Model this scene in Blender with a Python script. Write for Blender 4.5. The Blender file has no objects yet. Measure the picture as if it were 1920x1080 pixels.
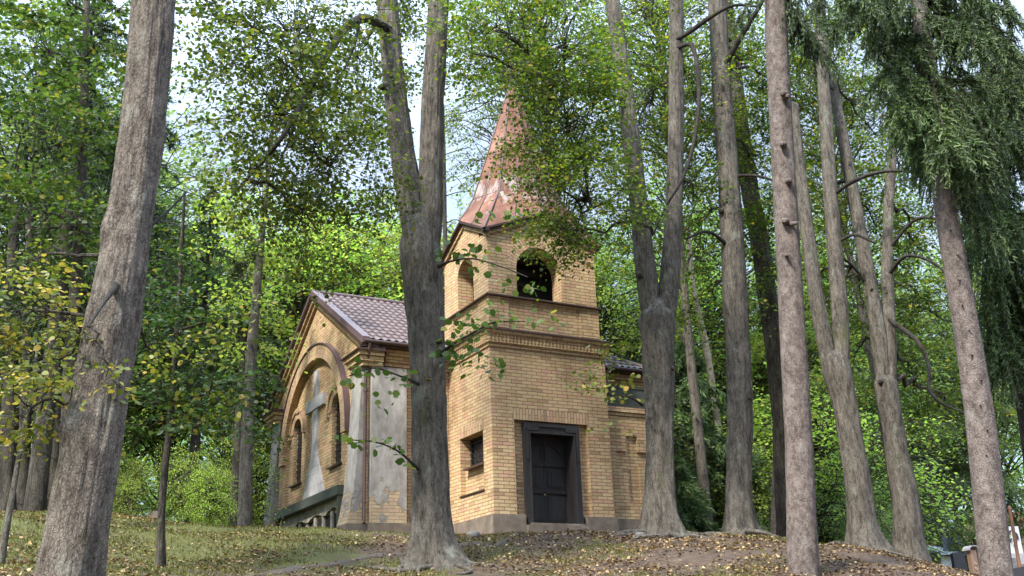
import bpy, math, random
import numpy as np
from mathutils import Vector, Matrix, noise
from mathutils.geometry import tessellate_polygon
random.seed(7); RNG = np.random.default_rng(11)
S = bpy.context.scene
COL = S.collection
# ------------------------------------------------------------------ camera
F = 1940.8                                  # focal length in photo pixels (1920 wide)
def _rot(a, b, c):
    ca, sa, cb, sb, cc, sc = math.cos(a), math.sin(a), math.cos(b), math.sin(b), math.cos(c), math.sin(c)
    Rz = np.array([[ca, -sa, 0], [sa, ca, 0], [0, 0, 1]]); Rx = np.array([[1, 0, 0], [0, cb, -sb], [0, sb, cb]])
    R2 = np.array([[cc, -sc, 0], [sc, cc, 0], [0, 0, 1]])
    return Rz @ Rx @ R2
R = _rot(*np.radians([-29.0057, 109.1234, -2.02898]))
CAM = np.array([-10.21706658, -19.54538222, -2.65156501])
cam_d = bpy.data.cameras.new('camera'); cam = bpy.data.objects.new('camera', cam_d); COL.objects.link(cam)
M4 = Matrix([[*R[0], CAM[0]], [*R[1], CAM[1]], [*R[2], CAM[2]], [0, 0, 0, 1]])
cam.matrix_world = M4
cam_d.sensor_width = 36.0; cam_d.lens = F / 1920 * 36.0; cam_d.clip_end = 2000; cam_d.clip_start = 0.05
S.camera = cam
# ------------------------------------------------------------------ light
SUN_TO = Vector((-0.80, -0.40, 0.88)).normalized()
sun_el = math.asin(SUN_TO.z); sun_az = math.atan2(SUN_TO.x, SUN_TO.y)
W = bpy.data.worlds.new('World'); S.world = W; W.use_nodes = True
nt = W.node_tree; nt.nodes.clear()
wo = nt.nodes.new('ShaderNodeOutputWorld'); bg = nt.nodes.new('ShaderNodeBackground')
sk = nt.nodes.new('ShaderNodeTexSky'); sk.sky_type = 'NISHITA'; sk.sun_disc = False
sk.sun_elevation = sun_el; sk.sun_rotation = sun_az; sk.air_density = 1.0; sk.dust_density = 2.5; sk.ozone_density = 1.5
tc = nt.nodes.new('ShaderNodeTexCoord'); mp = nt.nodes.new('ShaderNodeMapping'); mp.inputs['Scale'].default_value = (1, 1, 2.2)
nz = nt.nodes.new('ShaderNodeTexNoise'); nz.inputs['Scale'].default_value = 2.2; nz.inputs['Detail'].default_value = 6; nz.inputs['Roughness'].default_value = .55
rp = nt.nodes.new('ShaderNodeValToRGB'); rp.color_ramp.elements[0].position = .36; rp.color_ramp.elements[1].position = .66
rp.color_ramp.elements[0].color = (.62, .62, .62, 1); rp.color_ramp.elements[1].color = (.97, .97, .97, 1)
mx = nt.nodes.new('ShaderNodeMix'); mx.data_type = 'RGBA'; mx.inputs['B'].default_value = (4.4, 5.4, 6.9, 1)
L = nt.links
L.new(tc.outputs['Generated'], mp.inputs['Vector']); L.new(mp.outputs['Vector'], nz.inputs['Vector']); L.new(nz.outputs['Fac'], rp.inputs['Fac'])
L.new(rp.outputs['Color'], mx.inputs['Factor']); L.new(sk.outputs['Color'], mx.inputs['A'])
# overcast skies are brightest overhead
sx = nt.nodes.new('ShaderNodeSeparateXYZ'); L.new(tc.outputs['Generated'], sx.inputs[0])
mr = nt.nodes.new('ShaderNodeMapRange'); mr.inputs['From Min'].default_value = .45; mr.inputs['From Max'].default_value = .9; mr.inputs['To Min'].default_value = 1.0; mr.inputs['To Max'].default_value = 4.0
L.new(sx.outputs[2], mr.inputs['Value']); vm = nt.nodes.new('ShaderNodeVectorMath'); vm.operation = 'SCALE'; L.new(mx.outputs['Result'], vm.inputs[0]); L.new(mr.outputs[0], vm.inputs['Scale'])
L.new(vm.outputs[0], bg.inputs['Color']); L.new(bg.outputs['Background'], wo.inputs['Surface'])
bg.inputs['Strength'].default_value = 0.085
sd = bpy.data.lights.new('sun', 'SUN'); sd.energy = 3.0; sd.angle = math.radians(7); sd.color = (1.0, .94, .84)
so = bpy.data.objects.new('sun', sd); COL.objects.link(so)
so.rotation_euler = SUN_TO.to_track_quat('Z', 'Y').to_euler()
S.view_settings.view_transform = 'Standard'; S.view_settings.look = 'None'; S.view_settings.gamma = 1.0
S.view_settings.exposure = 1.45
S.render.engine = 'CYCLES'
try:
    S.cycles.max_bounces = 8; S.cycles.diffuse_bounces = 4; S.cycles.transmission_bounces = 4; S.cycles.caustics_reflective = False; S.cycles.caustics_refractive = False
except Exception: pass
# ------------------------------------------------------------------ point helpers
FW = R @ np.array([0, 0, -1.0]); FH = np.array([FW[0], FW[1], 0]); FH /= np.linalg.norm(FH)
RT = np.array([FH[1], -FH[0], 0.0])
def ray(px, py): return R @ np.array([px - 960, 540 - py, -F])
def PH(px, py, H):                       # point on the ray of a photo pixel at horizontal distance H
    r = ray(px, py); return CAM + r * (H / (r @ FH))
def depth(p): return float(FW @ (np.asarray(p) - CAM))
# ------------------------------------------------------------------ object helpers
def tag(o, label=None, cat=None, group=None, kind=None):
    if label: o['label'] = label
    if cat: o['category'] = cat
    if group: o['group'] = group
    if kind: o['kind'] = kind
    return o
def empty(name, loc, label, cat, group=None):
    o = bpy.data.objects.new(name, None); COL.objects.link(o); o.location = loc; o.empty_display_size = .2
    tag(o, label, cat, group); return o
def link(name, me, mat, parent=None, world=True):
    o = bpy.data.objects.new(name, me); COL.objects.link(o)
    if mat and not me.materials: me.materials.append(mat)
    if parent:
        o.parent = parent
        if world:
            t = parent.location.copy() if parent.parent is None else Vector((0, 0, 0))
            o.matrix_parent_inverse = Matrix.Translation(-t)
    return o
class MB:
    """collects faces (with optional own UVs) and builds one mesh object with box UVs in metres"""
    def __init__(s): s.v = []; s.f = []; s.uv = []; s.sm = []
    def face(s, pts, uv=None, smooth=False):
        b = len(s.v); s.v += [tuple(map(float, p)) for p in pts]; s.f.append(list(range(b, b + len(pts)))); s.uv.append(uv); s.sm.append(smooth)
    def grid(s, P, smooth=True, closed=False):
        P = np.asarray(P); n, m = P.shape[:2]; b = len(s.v); s.v += [tuple(p) for p in P.reshape(-1, 3)]
        for i in range(n - 1):
            for j in range(m if closed else m - 1):
                k = (j + 1) % m
                s.f.append([b + i*m + j, b + i*m + k, b + (i+1)*m + k, b + (i+1)*m + j]); s.uv.append(None); s.sm.append(smooth)
    def box(s, x0, y0, z0, x1, y1, z1):
        c = [(x0,y0,z0),(x1,y0,z0),(x1,y1,z0),(x0,y1,z0),(x0,y0,z1),(x1,y0,z1),(x1,y1,z1),(x0,y1,z1)]
        for q in ((0,3,2,1),(4,5,6,7),(0,1,5,4),(1,2,6,5),(2,3,7,6),(3,0,4,7)): s.face([c[i] for i in q])
    def hexa(s, c):                       # 8 corners, box order
        for q in ((0,3,2,1),(4,5,6,7),(0,1,5,4),(1,2,6,5),(2,3,7,6),(3,0,4,7)): s.face([c[i] for i in q])
    def wall(s, outer, holes, fn, t0, t1):
        """polygon (u,v) with holes, extruded from t0 (outside) to t1; fn(u,v,t) -> xyz"""
        loops = [outer] + list(holes)
        vs = [[Vector((a, b, 0)) for a, b in l] for l in loops]
        flat = [p for l in loops for p in l]
        for tri in tessellate_polygon(vs):
            s.face([fn(*flat[i], t0) for i in tri]); s.face([fn(*flat[i], t1) for i in reversed(tri)])
        for l in loops:
            for a, b in zip(l, l[1:] + l[:1]): s.face([fn(*a, t0), fn(*b, t0), fn(*b, t1), fn(*a, t1)])
    def arc(s, fn, cu, cv, r0, r1, a0, a1, t0, t1, n=24):
        """ring of radial brickwork: front, intrados, extrados"""
        for i in range(n):
            A, B = math.radians(a0 + (a1-a0)*i/n), math.radians(a0 + (a1-a0)*(i+1)/n)
            p = lambda r, a, t: fn(cu + r*math.cos(a), cv + r*math.sin(a), t)
            rm = (r0+r1)/2; va, vb = A*rm, B*rm
            s.face([p(r0,A,t0), p(r1,A,t0), p(r1,B,t0), p(r0,B,t0)], [(0,va),(r1-r0,va),(r1-r0,vb),(0,vb)])
            s.face([p(r1,A,t0), p(r1,A,t1), p(r1,B,t1), p(r1,B,t0)], [(0,va),(abs(t1-t0),va),(abs(t1-t0),vb),(0,vb)])
            s.face([p(r0,A,t1), p(r0,A,t0), p(r0,B,t0), p(r0,B,t1)], [(0,va),(abs(t1-t0),va),(abs(t1-t0),vb),(0,vb)])
            if i in (0, n-1):
                a = A if i == 0 else B
                s.face([p(r0,a,t0), p(r1,a,t0), p(r1,a,t1), p(r0,a,t1)])
    def tube(s, pts, rad, seg=10, cap=True):
        pts = [np.array(p, float) for p in pts]; n = len(pts)
        if not hasattr(rad, '__len__'): rad = [rad]*n
        rings = []
        up = np.array([0.31, 0.17, 0.93])
        for i, p in enumerate(pts):
            d = pts[min(i+1, n-1)] - pts[max(i-1, 0)]; d /= (np.linalg.norm(d) + 1e-9)
            a = np.cross(d, up); 
            if np.linalg.norm(a) < .1: a = np.cross(d, [1, 0, 0])
            a /= np.linalg.norm(a); b = np.cross(d, a)
            rings.append([p + rad[i]*(math.cos(t)*a + math.sin(t)*b) for t in np.linspace(0, 2*math.pi, seg, endpoint=False)])
        s.grid(rings, True, True)
        if cap: s.face(rings[0][::-1]); s.face(rings[-1])
    def build(s, name, mat, parent=None):
        me = bpy.data.meshes.new(name); me.from_pydata(s.v, [], s.f)
        uvl = me.uv_layers.new(name='UVMap'); co = np.array(s.v)
        uvs = np.zeros((sum(len(f) for f in s.f), 2), np.float32); k = 0
        for f, uv in zip(s.f, s.uv):
            n = len(f)
            if uv is not None: uvs[k:k+n] = uv
            else:
                P = co[f]; nr = np.cross(P[1]-P[0], P[2]-P[1])
                if n > 3: nr = nr + np.cross(P[3]-P[2], P[0]-P[3])
                ax = int(np.argmax(np.abs(nr)))
                uvs[k:k+n] = P[:, 1:3] if ax == 0 else (P[:, [0, 2]] if ax == 1 else P[:, :2])
            k += n
        uvl.data.foreach_set('uv', uvs.ravel())
        me.polygons.foreach_set('use_smooth', s.sm); me.update()
        return link(name, me, mat, parent)
def np_mesh(name, V, k):                 # V: (n*k,3), faces of k consecutive verts
    n = len(V)//k; me = bpy.data.meshes.new(name)
    me.vertices.add(n*k); me.vertices.foreach_set('co', V.astype(np.float32).ravel())
    me.loops.add(n*k); me.loops.foreach_set('vertex_index', np.arange(n*k, dtype=np.int32))
    me.polygons.add(n); me.polygons.foreach_set('loop_start', np.arange(0, n*k, k, dtype=np.int32))
    me.polygons.foreach_set('loop_total', np.full(n, k, np.int32))
    me.update(calc_edges=True); return me
# ------------------------------------------------------------------ materials
def newmat(name):
    m = bpy.data.materials.new(name); m.use_nodes = True; t = m.node_tree
    return m, t, t.nodes['Principled BSDF'], t.links
def N(t, typ, **kw):
    n = t.nodes.new(typ)
    for k, v in kw.items():
        if k.startswith('_'): setattr(n, k[1:], v)
        else: n.inputs[k].default_value = v
    return n
def ramp(t, stops, interp='LINEAR'):
    r = t.nodes.new('ShaderNodeValToRGB'); cr = r.color_ramp; cr.interpolation = interp
    while len(cr.elements) > 1: cr.elements.remove(cr.elements[-1])
    cr.elements[0].position = stops[0][0]; cr.elements[0].color = (*stops[0][1], 1)
    for p, c in stops[1:]: e = cr.elements.new(p); e.color = (*c, 1)
    return r
def g3(x): return (x, x, x)
def math_(t, op, a, b=None, **k):
    n = t.nodes.new('ShaderNodeMath'); n.operation = op
    for i, v in enumerate((a, b)):
        if v is None: continue
        if hasattr(v, 'is_linked') or hasattr(v, 'links'): t.links.new(v, n.inputs[i])
        else: n.inputs[i].default_value = v
    return n.outputs[0]
def mixc(t, fac, a, b, mode='MIX'):
    n = t.nodes.new('ShaderNodeMix'); n.data_type = 'RGBA'; n.blend_type = mode
    for key, v in (('Factor', fac), ('A', a), ('B', b)):
        if hasattr(v, 'links'): t.links.new(v, n.inputs[key])
        elif key == 'Factor': n.inputs[key].default_value = v
        else: n.inputs[key].default_value = (*v, 1)
    return n.outputs['Result']
def pos_noise(t, scale, detail=4, rough=.55, stretch=(1, 1, 1), obj=False):
    g = t.nodes.new('ShaderNodeNewGeometry') if not obj else t.nodes.new('ShaderNodeTexCoord')
    m = N(t, 'ShaderNodeMapping', Scale=stretch); t.links.new(g.outputs['Object' if obj else 'Position'], m.inputs['Vector'])
    n = N(t, 'ShaderNodeTexNoise', Scale=scale, Detail=detail, Roughness=rough); t.links.new(m.outputs[0], n.inputs['Vector'])
    return n.outputs['Fac']
def bump(t, h, strength, dist, bsdf, prev=None):
    b = N(t, 'ShaderNodeBump', Strength=strength, Distance=dist); t.links.new(h, b.inputs['Height'])
    if prev: t.links.new(prev, b.inputs['Normal'])
    t.links.new(b.outputs[0], bsdf.inputs['Normal']); return b.outputs[0]
def brick_nodes(t, tone=(1, 1, 1)):
    uv = t.nodes.new('ShaderNodeUVMap'); uv.uv_map = 'UVMap'; sp = t.nodes.new('ShaderNodeSeparateXYZ')
    # slight waviness of the hand-laid courses
    nz = N(t, 'ShaderNodeTexNoise', Scale=1.6, Detail=2); t.links.new(uv.outputs[0], nz.inputs['Vector'])
    wob = N(t, 'ShaderNodeVectorMath', _operation='MULTIPLY_ADD'); t.links.new(nz.outputs['Color'], wob.inputs[0]); wob.inputs[1].default_value = (.02, .016, 0); t.links.new(uv.outputs[0], wob.inputs[2])
    t.links.new(wob.outputs[0], sp.inputs[0]); u, v = sp.outputs[0], sp.outputs[1]
    BW, RH = .262, .0775
    row = math_(t, 'FLOOR', math_(t, 'DIVIDE', v, RH)); par = math_(t, 'FLOORED_MODULO', row, 2.0)
    off = math_(t, 'MULTIPLY', math_(t, 'SUBTRACT', 1.0, par), BW*.5)
    col = math_(t, 'FLOOR', math_(t, 'DIVIDE', math_(t, 'ADD', u, off), BW))
    cb = t.nodes.new('ShaderNodeCombineXYZ'); t.links.new(col, cb.inputs[0]); t.links.new(row, cb.inputs[1])
    wn = N(t, 'ShaderNodeTexWhiteNoise', _noise_dimensions='2D'); t.links.new(cb.outputs[0], wn.inputs['Vector'])
    T = lambda c: tuple(a*b for a, b in zip(c, tone))
    rc = ramp(t, [(0, T((.34, .24, .15))), (.06, T((.47, .34, .20))), (.30, T((.535, .405, .245))), (.60, T((.56, .44, .27))), (.76, T((.54, .385, .255))), (.88, T((.53, .335, .245))), (.95, T((.42, .30, .19))), (1, T((.58, .48, .31)))])
    t.links.new(wn.outputs['Value'], rc.inputs[0])
    bt = N(t, 'ShaderNodeTexBrick', Scale=1.0); bt.offset = .5; bt.offset_frequency = 2
    bt.inputs['Mortar Size'].default_value = .0095; bt.inputs['Mortar Smooth'].default_value = .3; bt.inputs['Brick Width'].default_value = BW; bt.inputs['Row Height'].default_value = RH
    t.links.new(wob.outputs[0], bt.inputs['Vector'])
    fine = pos_noise(t, 24, 4, .65); big = pos_noise(t, .9, 4, .6)
    c = mixc(t, .45, rc.outputs[0], ramp_of(t, fine, [(.25, g3(.55)), (.75, g3(1.25))]), 'MULTIPLY')
    c = mixc(t, math_(t, 'MULTIPLY', bt.outputs['Fac'], .72), c, (.13, .10, .075))
    c = mixc(t, .6, c, ramp_of(t, big, [(.28, (.70, .66, .58)), (.5, g3(1.0)), (.72, (1.12, 1.06, 1.0))]), 'MULTIPLY')
    h = math_(t, 'ADD', math_(t, 'MULTIPLY', math_(t, 'SUBTRACT', 1.0, bt.outputs['Fac']), 1.0), math_(t, 'MULTIPLY', fine, .5))
    h = math_(t, 'ADD', h, math_(t, 'MULTIPLY', wn.outputs['Value'], .35))
    return c, h
def ramp_of(t, fac, stops):
    r = ramp(t, stops); t.links.new(fac, r.inputs[0]); return r.outputs[0]
def m_brick(name, tone=(1, 1, 1), plaster=False):
    m, t, b, L = newmat(name); c, h = brick_nodes(t, tone)
    # damp, soot and moss
    st = ramp_of(t, pos_noise(t, 1.7, 7, .74, (1, 1, .32)), [(.50, g3(0)), (.70, g3(.6))])
    c = mixc(t, st, c, mixc(t, .75, c, (.30, .25, .17), 'MULTIPLY'))
    if plaster:
        g = t.nodes.new('ShaderNodeNewGeometry'); sp = t.nodes.new('ShaderNodeSeparateXYZ'); L.new(g.outputs['Position'], sp.inputs[0])
        hh = math_(t, 'ADD', math_(t, 'MULTIPLY', sp.outputs[2], -.42), math_(t, 'ADD', math_(t, 'MULTIPLY', pos_noise(t, 2.1, 8, .68), 1.75), -.16))
        msk = ramp_of(t, hh, [(.50, g3(0)), (.53, g3(1))])
        pl = ramp_of(t, pos_noise(t, 1.5, 8, .68, (1, 1, .55)), [(.26, (.15, .14, .13)), (.42, (.225, .21, .195)), (.50, (.29, .27, .25)), (.58, (.36, .34, .315)), (.68, (.42, .395, .36))])
        pl = mixc(t, .6, pl, ramp_of(t, pos_noise(t, 9, 6, .7, (1, 1, .35)), [(.30, g3(.55)), (.6, g3(1.1))]), 'MULTIPLY')
        c = mixc(t, msk, pl, mixc(t, .35, c, (.42, .36, .27)))
        h = math_(t, 'ADD', math_(t, 'MULTIPLY', h, math_(t, 'MULTIPLY', msk, .5)), math_(t, 'MULTIPLY', math_(t, 'SUBTRACT', 1.0, msk), 3.2))
        h = math_(t, 'ADD', h, math_(t, 'MULTIPLY', pos_noise(t, 12, 5, .7), .7))
    L.new(c, b.inputs['Base Color']); b.inputs['Roughness'].default_value = .88; b.inputs['Specular IOR Level'].default_value = .25
    bump(t, h, .9, .008, b); return m
def m_simple(name, col, rough=.7, metal=0., nscale=8, lo=.65, hi=1.2, bumpd=.004, stretch=(1, 1, 1), spots=None, obj=False):
    m, t, b, L = newmat(name); n = pos_noise(t, nscale, 6, .65, stretch, obj)
    c = mixc(t, 1.0, col, ramp_of(t, n, [(.28, g3(lo)), (.72, g3(hi))]), 'MULTIPLY')
    if spots:
        c = mixc(t, ramp_of(t, pos_noise(t, spots[1], 7, .7, spots[3] if len(spots) > 3 else stretch, obj), [(spots[2], g3(0)), (spots[2]+.08, g3(1))]), c, spots[0])
    L.new(c, b.inputs['Base Color']); b.inputs['Roughness'].default_value = rough; b.inputs['Metallic'].default_value = metal
    if bumpd: bump(t, n, .7, bumpd, b)
    return m
def m_bark(name, dark, light, lichen=None, lich=.56, vs=.22, sc=16, bd=.03, moss=True):
    m, t, b, L = newmat(name)
    n1 = pos_noise(t, sc, 8, .72, (1, 1, vs)); n2 = pos_noise(t, 2.2, 5, .6); n3 = pos_noise(t, sc*2.4, 6, .7, (1, 1, vs*1.2))
    g = t.nodes.new('ShaderNodeNewGeometry'); mpn = N(t, 'ShaderNodeMapping', Scale=(1, 1, vs*1.3)); L.new(g.outputs['Position'], mpn.inputs['Vector'])
    w2 = N(t, 'ShaderNodeTexNoise', Scale=5.0, Detail=3); L.new(g.outputs['Position'], w2.inputs['Vector'])
    ad = N(t, 'ShaderNodeVectorMath', _operation='MULTIPLY_ADD'); L.new(w2.outputs['Color'], ad.inputs[0]); ad.inputs[1].default_value = (.07, .07, .10); L.new(mpn.outputs[0], ad.inputs[2])
    vo = N(t, 'ShaderNodeTexVoronoi', _feature='DISTANCE_TO_EDGE', Scale=sc*1.5); L.new(ad.outputs[0], vo.inputs['Vector'])
    cr = ramp_of(t, vo.outputs['Distance'], [(.0, g3(0)), (.16, g3(1))])
    h = math_(t, 'ADD', math_(t, 'ADD', math_(t, 'MULTIPLY', n1, 1.2), math_(t, 'MULTIPLY', n3, .7)), math_(t, 'MULTIPLY', cr, .25))
    mid = tuple((a+c_)/2 for a, c_ in zip(dark, light))
    n4 = pos_noise(t, sc*.42, 5, .6, (1, 1, vs*.9))
    c = ramp_of(t, math_(t, 'ADD', math_(t, 'MULTIPLY', n4, .38), math_(t, 'ADD', math_(t, 'MULTIPLY', n1, .38), math_(t, 'MULTIPLY', n3, .24))), [(.40, dark), (.47, mid), (.53, light), (.61, tuple(x*1.3 for x in light))])
    c = mixc(t, math_(t, 'MULTIPLY', math_(t, 'SUBTRACT', 1.0, cr), .42), c, tuple(x*.55 for x in dark))
    c = mixc(t, .55, c, ramp_of(t, n2, [(.3, g3(.68)), (.7, g3(1.25))]), 'MULTIPLY')
    if lichen:
        lm = ramp_of(t, pos_noise(t, 3.4, 9, .72, (1, 1, .55)), [(lich, g3(0)), (lich+.09, g3(.8))]); c = mixc(t, lm, c, lichen)
    if moss:
        mm = ramp_of(t, pos_noise(t, 1.6, 7, .7, (1, 1, .5)), [(.60, g3(0)), (.70, g3(.6))]); c = mixc(t, mm, c, (.075, .085, .03))
    L.new(c, b.inputs['Base Color']); b.inputs['Roughness'].default_value = .92; b.inputs['Specular IOR Level'].default_value = .2
    bump(t, h, 1.0, bd, b); return m
def m_leaf(name, stops, trans, tw=.35, rough=.5, objvar=0.0):
    m, t, b, L = newmat(name); g = t.nodes.new('ShaderNodeNewGeometry')
    c = ramp_of(t, g.outputs['Random Per Island'], stops)
    big = pos_noise(t, 1.0, 4, .6)
    c = mixc(t, .8, c, ramp_of(t, big, [(.32, g3(.5)), (.66, g3(1.3))]), 'MULTIPLY')
    tcol = mixc(t, 1.0, c, trans, 'MULTIPLY')
    if objvar:
        oi = t.nodes.new('ShaderNodeObjectInfo'); hs = t.nodes.new('ShaderNodeHueSaturation')
        L.new(math_(t, 'ADD', math_(t, 'MULTIPLY', oi.outputs['Random'], objvar), .5 - objvar/2), hs.inputs['Hue'])
        L.new(math_(t, 'ADD', math_(t, 'MULTIPLY', oi.outputs['Random'], .6), .7), hs.inputs['Value']); L.new(c, hs.inputs['Color']); c = hs.outputs[0]
        tcol = mixc(t, 1.0, c, trans, 'MULTIPLY')
    L.new(c, b.inputs['Base Color']); b.inputs['Roughness'].default_value = rough; b.inputs['Specular IOR Level'].default_value = .35
    tr = t.nodes.new('ShaderNodeBsdfTranslucent'); L.new(tcol, tr.inputs['Color'])
    ms = t.nodes.new('ShaderNodeMixShader'); ms.inputs[0].default_value = tw
    out = t.nodes['Material Output']; L.new(b.outputs[0], ms.inputs[1]); L.new(tr.outputs[0], ms.inputs[2]); L.new(ms.outputs[0], out.inputs['Surface']); return m
MT = {}
MT['brick'] = m_brick('yellow_brick', (1.0, .94, .86)); MT['brick_pink'] = m_brick('pinkish_brick', (1.0, .93, .90)); MT['plaster'] = m_brick('peeling_plaster', (.9, .85, .8), True)
MT['stone'] = m_simple('plinth_stone', (.17, .135, .105), .85, nscale=5, lo=.6, hi=1.35, bumpd=.01, spots=((.26, .24, .21), 3, .62))
MT['flash'] = m_simple('brown_flashing', (.075, .045, .038), .5, .3, 6, bumpd=.001)
MT['purple'] = m_simple('purple_brown_sheet', (.13, .085, .092), .45, .2, 3, .8, 1.15, .001)
MT['tile'] = m_simple('brown_metal_tile', (.118, .082, .080), .6, .0, 5, .72, 1.18, .001, spots=((.17, .135, .13), 2.4, .58))
MT['copper'] = None
MT['wood'] = m_simple('dark_weathered_wood', (.020, .017, .017), .65, 0, 9, .5, 1.7, .004, (1, 1, .12), spots=((.06, .05, .045), 9, .66, (1, 1, .1)))
MT['black'] = m_simple('dark_interior_and_shade', (.012, .012, .014), .9, bumpd=0)
MT['glass'] = m_simple('dark_window_glass', (.02, .026, .035), .12, 0, 3, .7, 1.3, .002)
MT['iron'] = m_simple('dark_iron', (.022, .021, .022), .6, .4, 14, bumpd=.001)
MT['slab'] = m_simple('grey_stone_slab', (.40, .39, .40), .8, 0, 7, .72, 1.15, .005, spots=((.22, .21, .21), 4, .62))
MT['canopy'] = m_simple('grey_green_board', (.055, .065, .055), .6, 0, 5, .7, 1.3, .003, (1, .15, 1))
MT['concrete'] = m_simple('rough_render', (.38, .35, .30), .9, 0, 6, .45, 1.25, .02)
MT['rust'] = m_simple('brown_downpipe', (.085, .052, .045), .45, .2, 7, .7, 1.2, .001)
def m_copper():
    m, t, b, L = newmat('rusty_copper_sheet')
    n = pos_noise(t, 1.4, 6, .65, (1, 1, .55)); f = pos_noise(t, 10, 6, .7, (1, 1, .3))
    c = ramp_of(t, n, [(.28, (.065, .034, .024)), (.43, (.14, .062, .038)), (.56, (.21, .095, .060)), (.72, (.27, .155, .11))])
    c = mixc(t, .5, c, ramp_of(t, f, [(.3, g3(.65)), (.7, g3(1.2))]), 'MULTIPLY')
    g = t.nodes.new('ShaderNodeNewGeometry'); sp = t.nodes.new('ShaderNodeSeparateXYZ'); L.new(g.outputs['Position'], sp.inputs[0])
    z = ramp_of(t, math_(t, 'DIVIDE', math_(t, 'SUBTRACT', sp.outputs[2], 6.4), 5.0), [(0, g3(.04)), (.18, g3(.06)), (.26, g3(.17)), (.40, g3(.10)), (.5, g3(0))])
    w = math_(t, 'ADD', pos_noise(t, 3.4, 8, .68, (1.6, 1.6, .16)), z)
    c = mixc(t, ramp_of(t, w, [(.63, g3(0)), (.72, g3(.75))]), c, (.33, .29, .27))
    L.new(c, b.inputs['Base Color']); b.inputs['Roughness'].default_value = .7; b.inputs['Specular IOR Level'].default_value = .25
    bump(t, f, .5, .004, b); return m
MT['copper'] = m_copper()
MT['bark_lime'] = m_bark('grey_lime_bark', (.040, .034, .028), (.160, .141, .116), (.22, .23, .19), .57, vs=.30, sc=26, bd=.022)
MT['bark_old'] = m_bark('scaly_pale_bark', (.060, .045, .037), (.225, .19, .155), (.28, .27, .225), .54, vs=.40, sc=24, bd=.035)
MT['bark_dark'] = m_bark('dark_bark', (.02, .017, .014), (.085, .075, .06), (.16, .16, .13), .62)
MT['bark_spruce'] = m_bark('reddish_spruce_bark', (.072, .054, .047), (.200, .165, .145), (.27, .25, .225), .58, vs=.8, sc=22, bd=.018, moss=False)
MT['bark_pale'] = m_bark('pale_birch_bark', (.22, .17, .13), (.50, .43, .36), None, vs=1.5, moss=False)
G = lambda r, g, b: (r, g, b)
MT['lime_leaf'] = m_leaf('lime_leaf', [(0, G(.04,.07,.012)), (.5, G(.08,.13,.018)), (.85, G(.12,.175,.024)), (.95, G(.20,.20,.03)), (1, G(.36,.25,.04))], (1.9, 2.0, 1.0), .5)
MT['near_leaf'] = m_leaf('low_branch_leaf', [(0, G(.045,.085,.018)), (.6, G(.075,.135,.025)), (.85, G(.13,.17,.03)), (1, G(.30,.24,.05))], (1.6, 1.8, 1.0), .35)
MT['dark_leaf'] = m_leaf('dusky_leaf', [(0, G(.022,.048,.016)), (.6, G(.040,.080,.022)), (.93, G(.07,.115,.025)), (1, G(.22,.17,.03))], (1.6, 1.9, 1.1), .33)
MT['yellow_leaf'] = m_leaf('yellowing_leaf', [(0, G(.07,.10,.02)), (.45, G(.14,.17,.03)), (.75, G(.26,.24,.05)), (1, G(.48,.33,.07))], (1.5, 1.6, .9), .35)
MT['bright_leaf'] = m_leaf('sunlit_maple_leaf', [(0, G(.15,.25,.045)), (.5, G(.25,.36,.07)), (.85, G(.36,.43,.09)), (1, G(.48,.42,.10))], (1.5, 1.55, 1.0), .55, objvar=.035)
MT['mid_leaf'] = m_leaf('mid_green_leaf', [(0, G(.09,.16,.05)), (.6, G(.17,.27,.08)), (1, G(.28,.34,.10))], (1.7, 1.8, 1.1), .55, objvar=.03)
MT['needle'] = m_leaf('spruce_needles', [(0, G(.030,.055,.020)), (.6, G(.065,.105,.034)), (1, G(.115,.165,.048))], (1.3, 1.5, 1.0), .18, .55)
MT['needle_lit'] = m_leaf('lit_spruce_needles', [(0, G(.045,.085,.035)), (.6, G(.085,.145,.05)), (1, G(.14,.20,.06))], (1.4, 1.5, 1.0), .25, .55)  # lighter copy of the spruce needles, with the light put into the colour
# ------------------------------------------------------------------ terrain
ctl = [tuple(PH(*g)) for g in [(60,1080,12),(125,1150,10),(0,960,20),(200,968,20.5),(303,1058,15.5),(400,990,20),(500,993,20),(640,1000,20),(760,1008,20),(820,1062,16.9),
       (500,1080,15.5),(960,1080,15.5),(1240,1003,19.7),(1385,1003,21),(1500,1080,14.5),(1620,1035,20),(1705,1058,20.5),(1900,1100,17),(1850,1180,13)]]
ctl += [(x, y, -.46) for x in (-.3, 3, 5.5) for y in (-.4, 3.5, 8, 11)] + [(-2.6, 2, -.40), (-2.4, 9.5, -.1), (2.2, -1.3, -.52), (6.5, 1, -.5), (8, 6, -.6)]
def HL(H, s, z): p = CAM + FH*H + RT*s; return (p[0], p[1], z)
ctl += [HL(0, 0, -4.3), HL(0, -6, -4.0), HL(0, 7, -4.4), HL(6, 0, -3.5), HL(6, -5, -3.2), HL(6, 6, -3.7), HL(-12, 0, -4.8), HL(-12, 12, -5), HL(-12, -12, -4.6),
        HL(24, 9.5, -2.0), HL(26, 13, -1.9), HL(30, 12, -1.3), HL(34, 15, -.8), HL(20, 16, -2.9), HL(10, 14, -4), HL(45, 20, .2), HL(45, 8, -.2), HL(60, 26, 1.2), HL(60, 5, .4), HL(60, -25, 2), HL(33, -14, .3), HL(30, -8, -.1), HL(45, -10, .6), HL(20, -20, -.2), HL(6, -18, -3),
        HL(90, 0, 2), HL(90, 50, 2.5), HL(90, -50, 3), HL(40, 55, 0), HL(40, -50, 1.5), HL(-30, 0, -5), HL(-30, 40, -5), HL(-30, -40, -5), HL(0, 50, -4), HL(0, -45, -3.5)]
ctl = np.array(ctl)
def _phi(r): return r*r*np.log(r + 1e-6)
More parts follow.
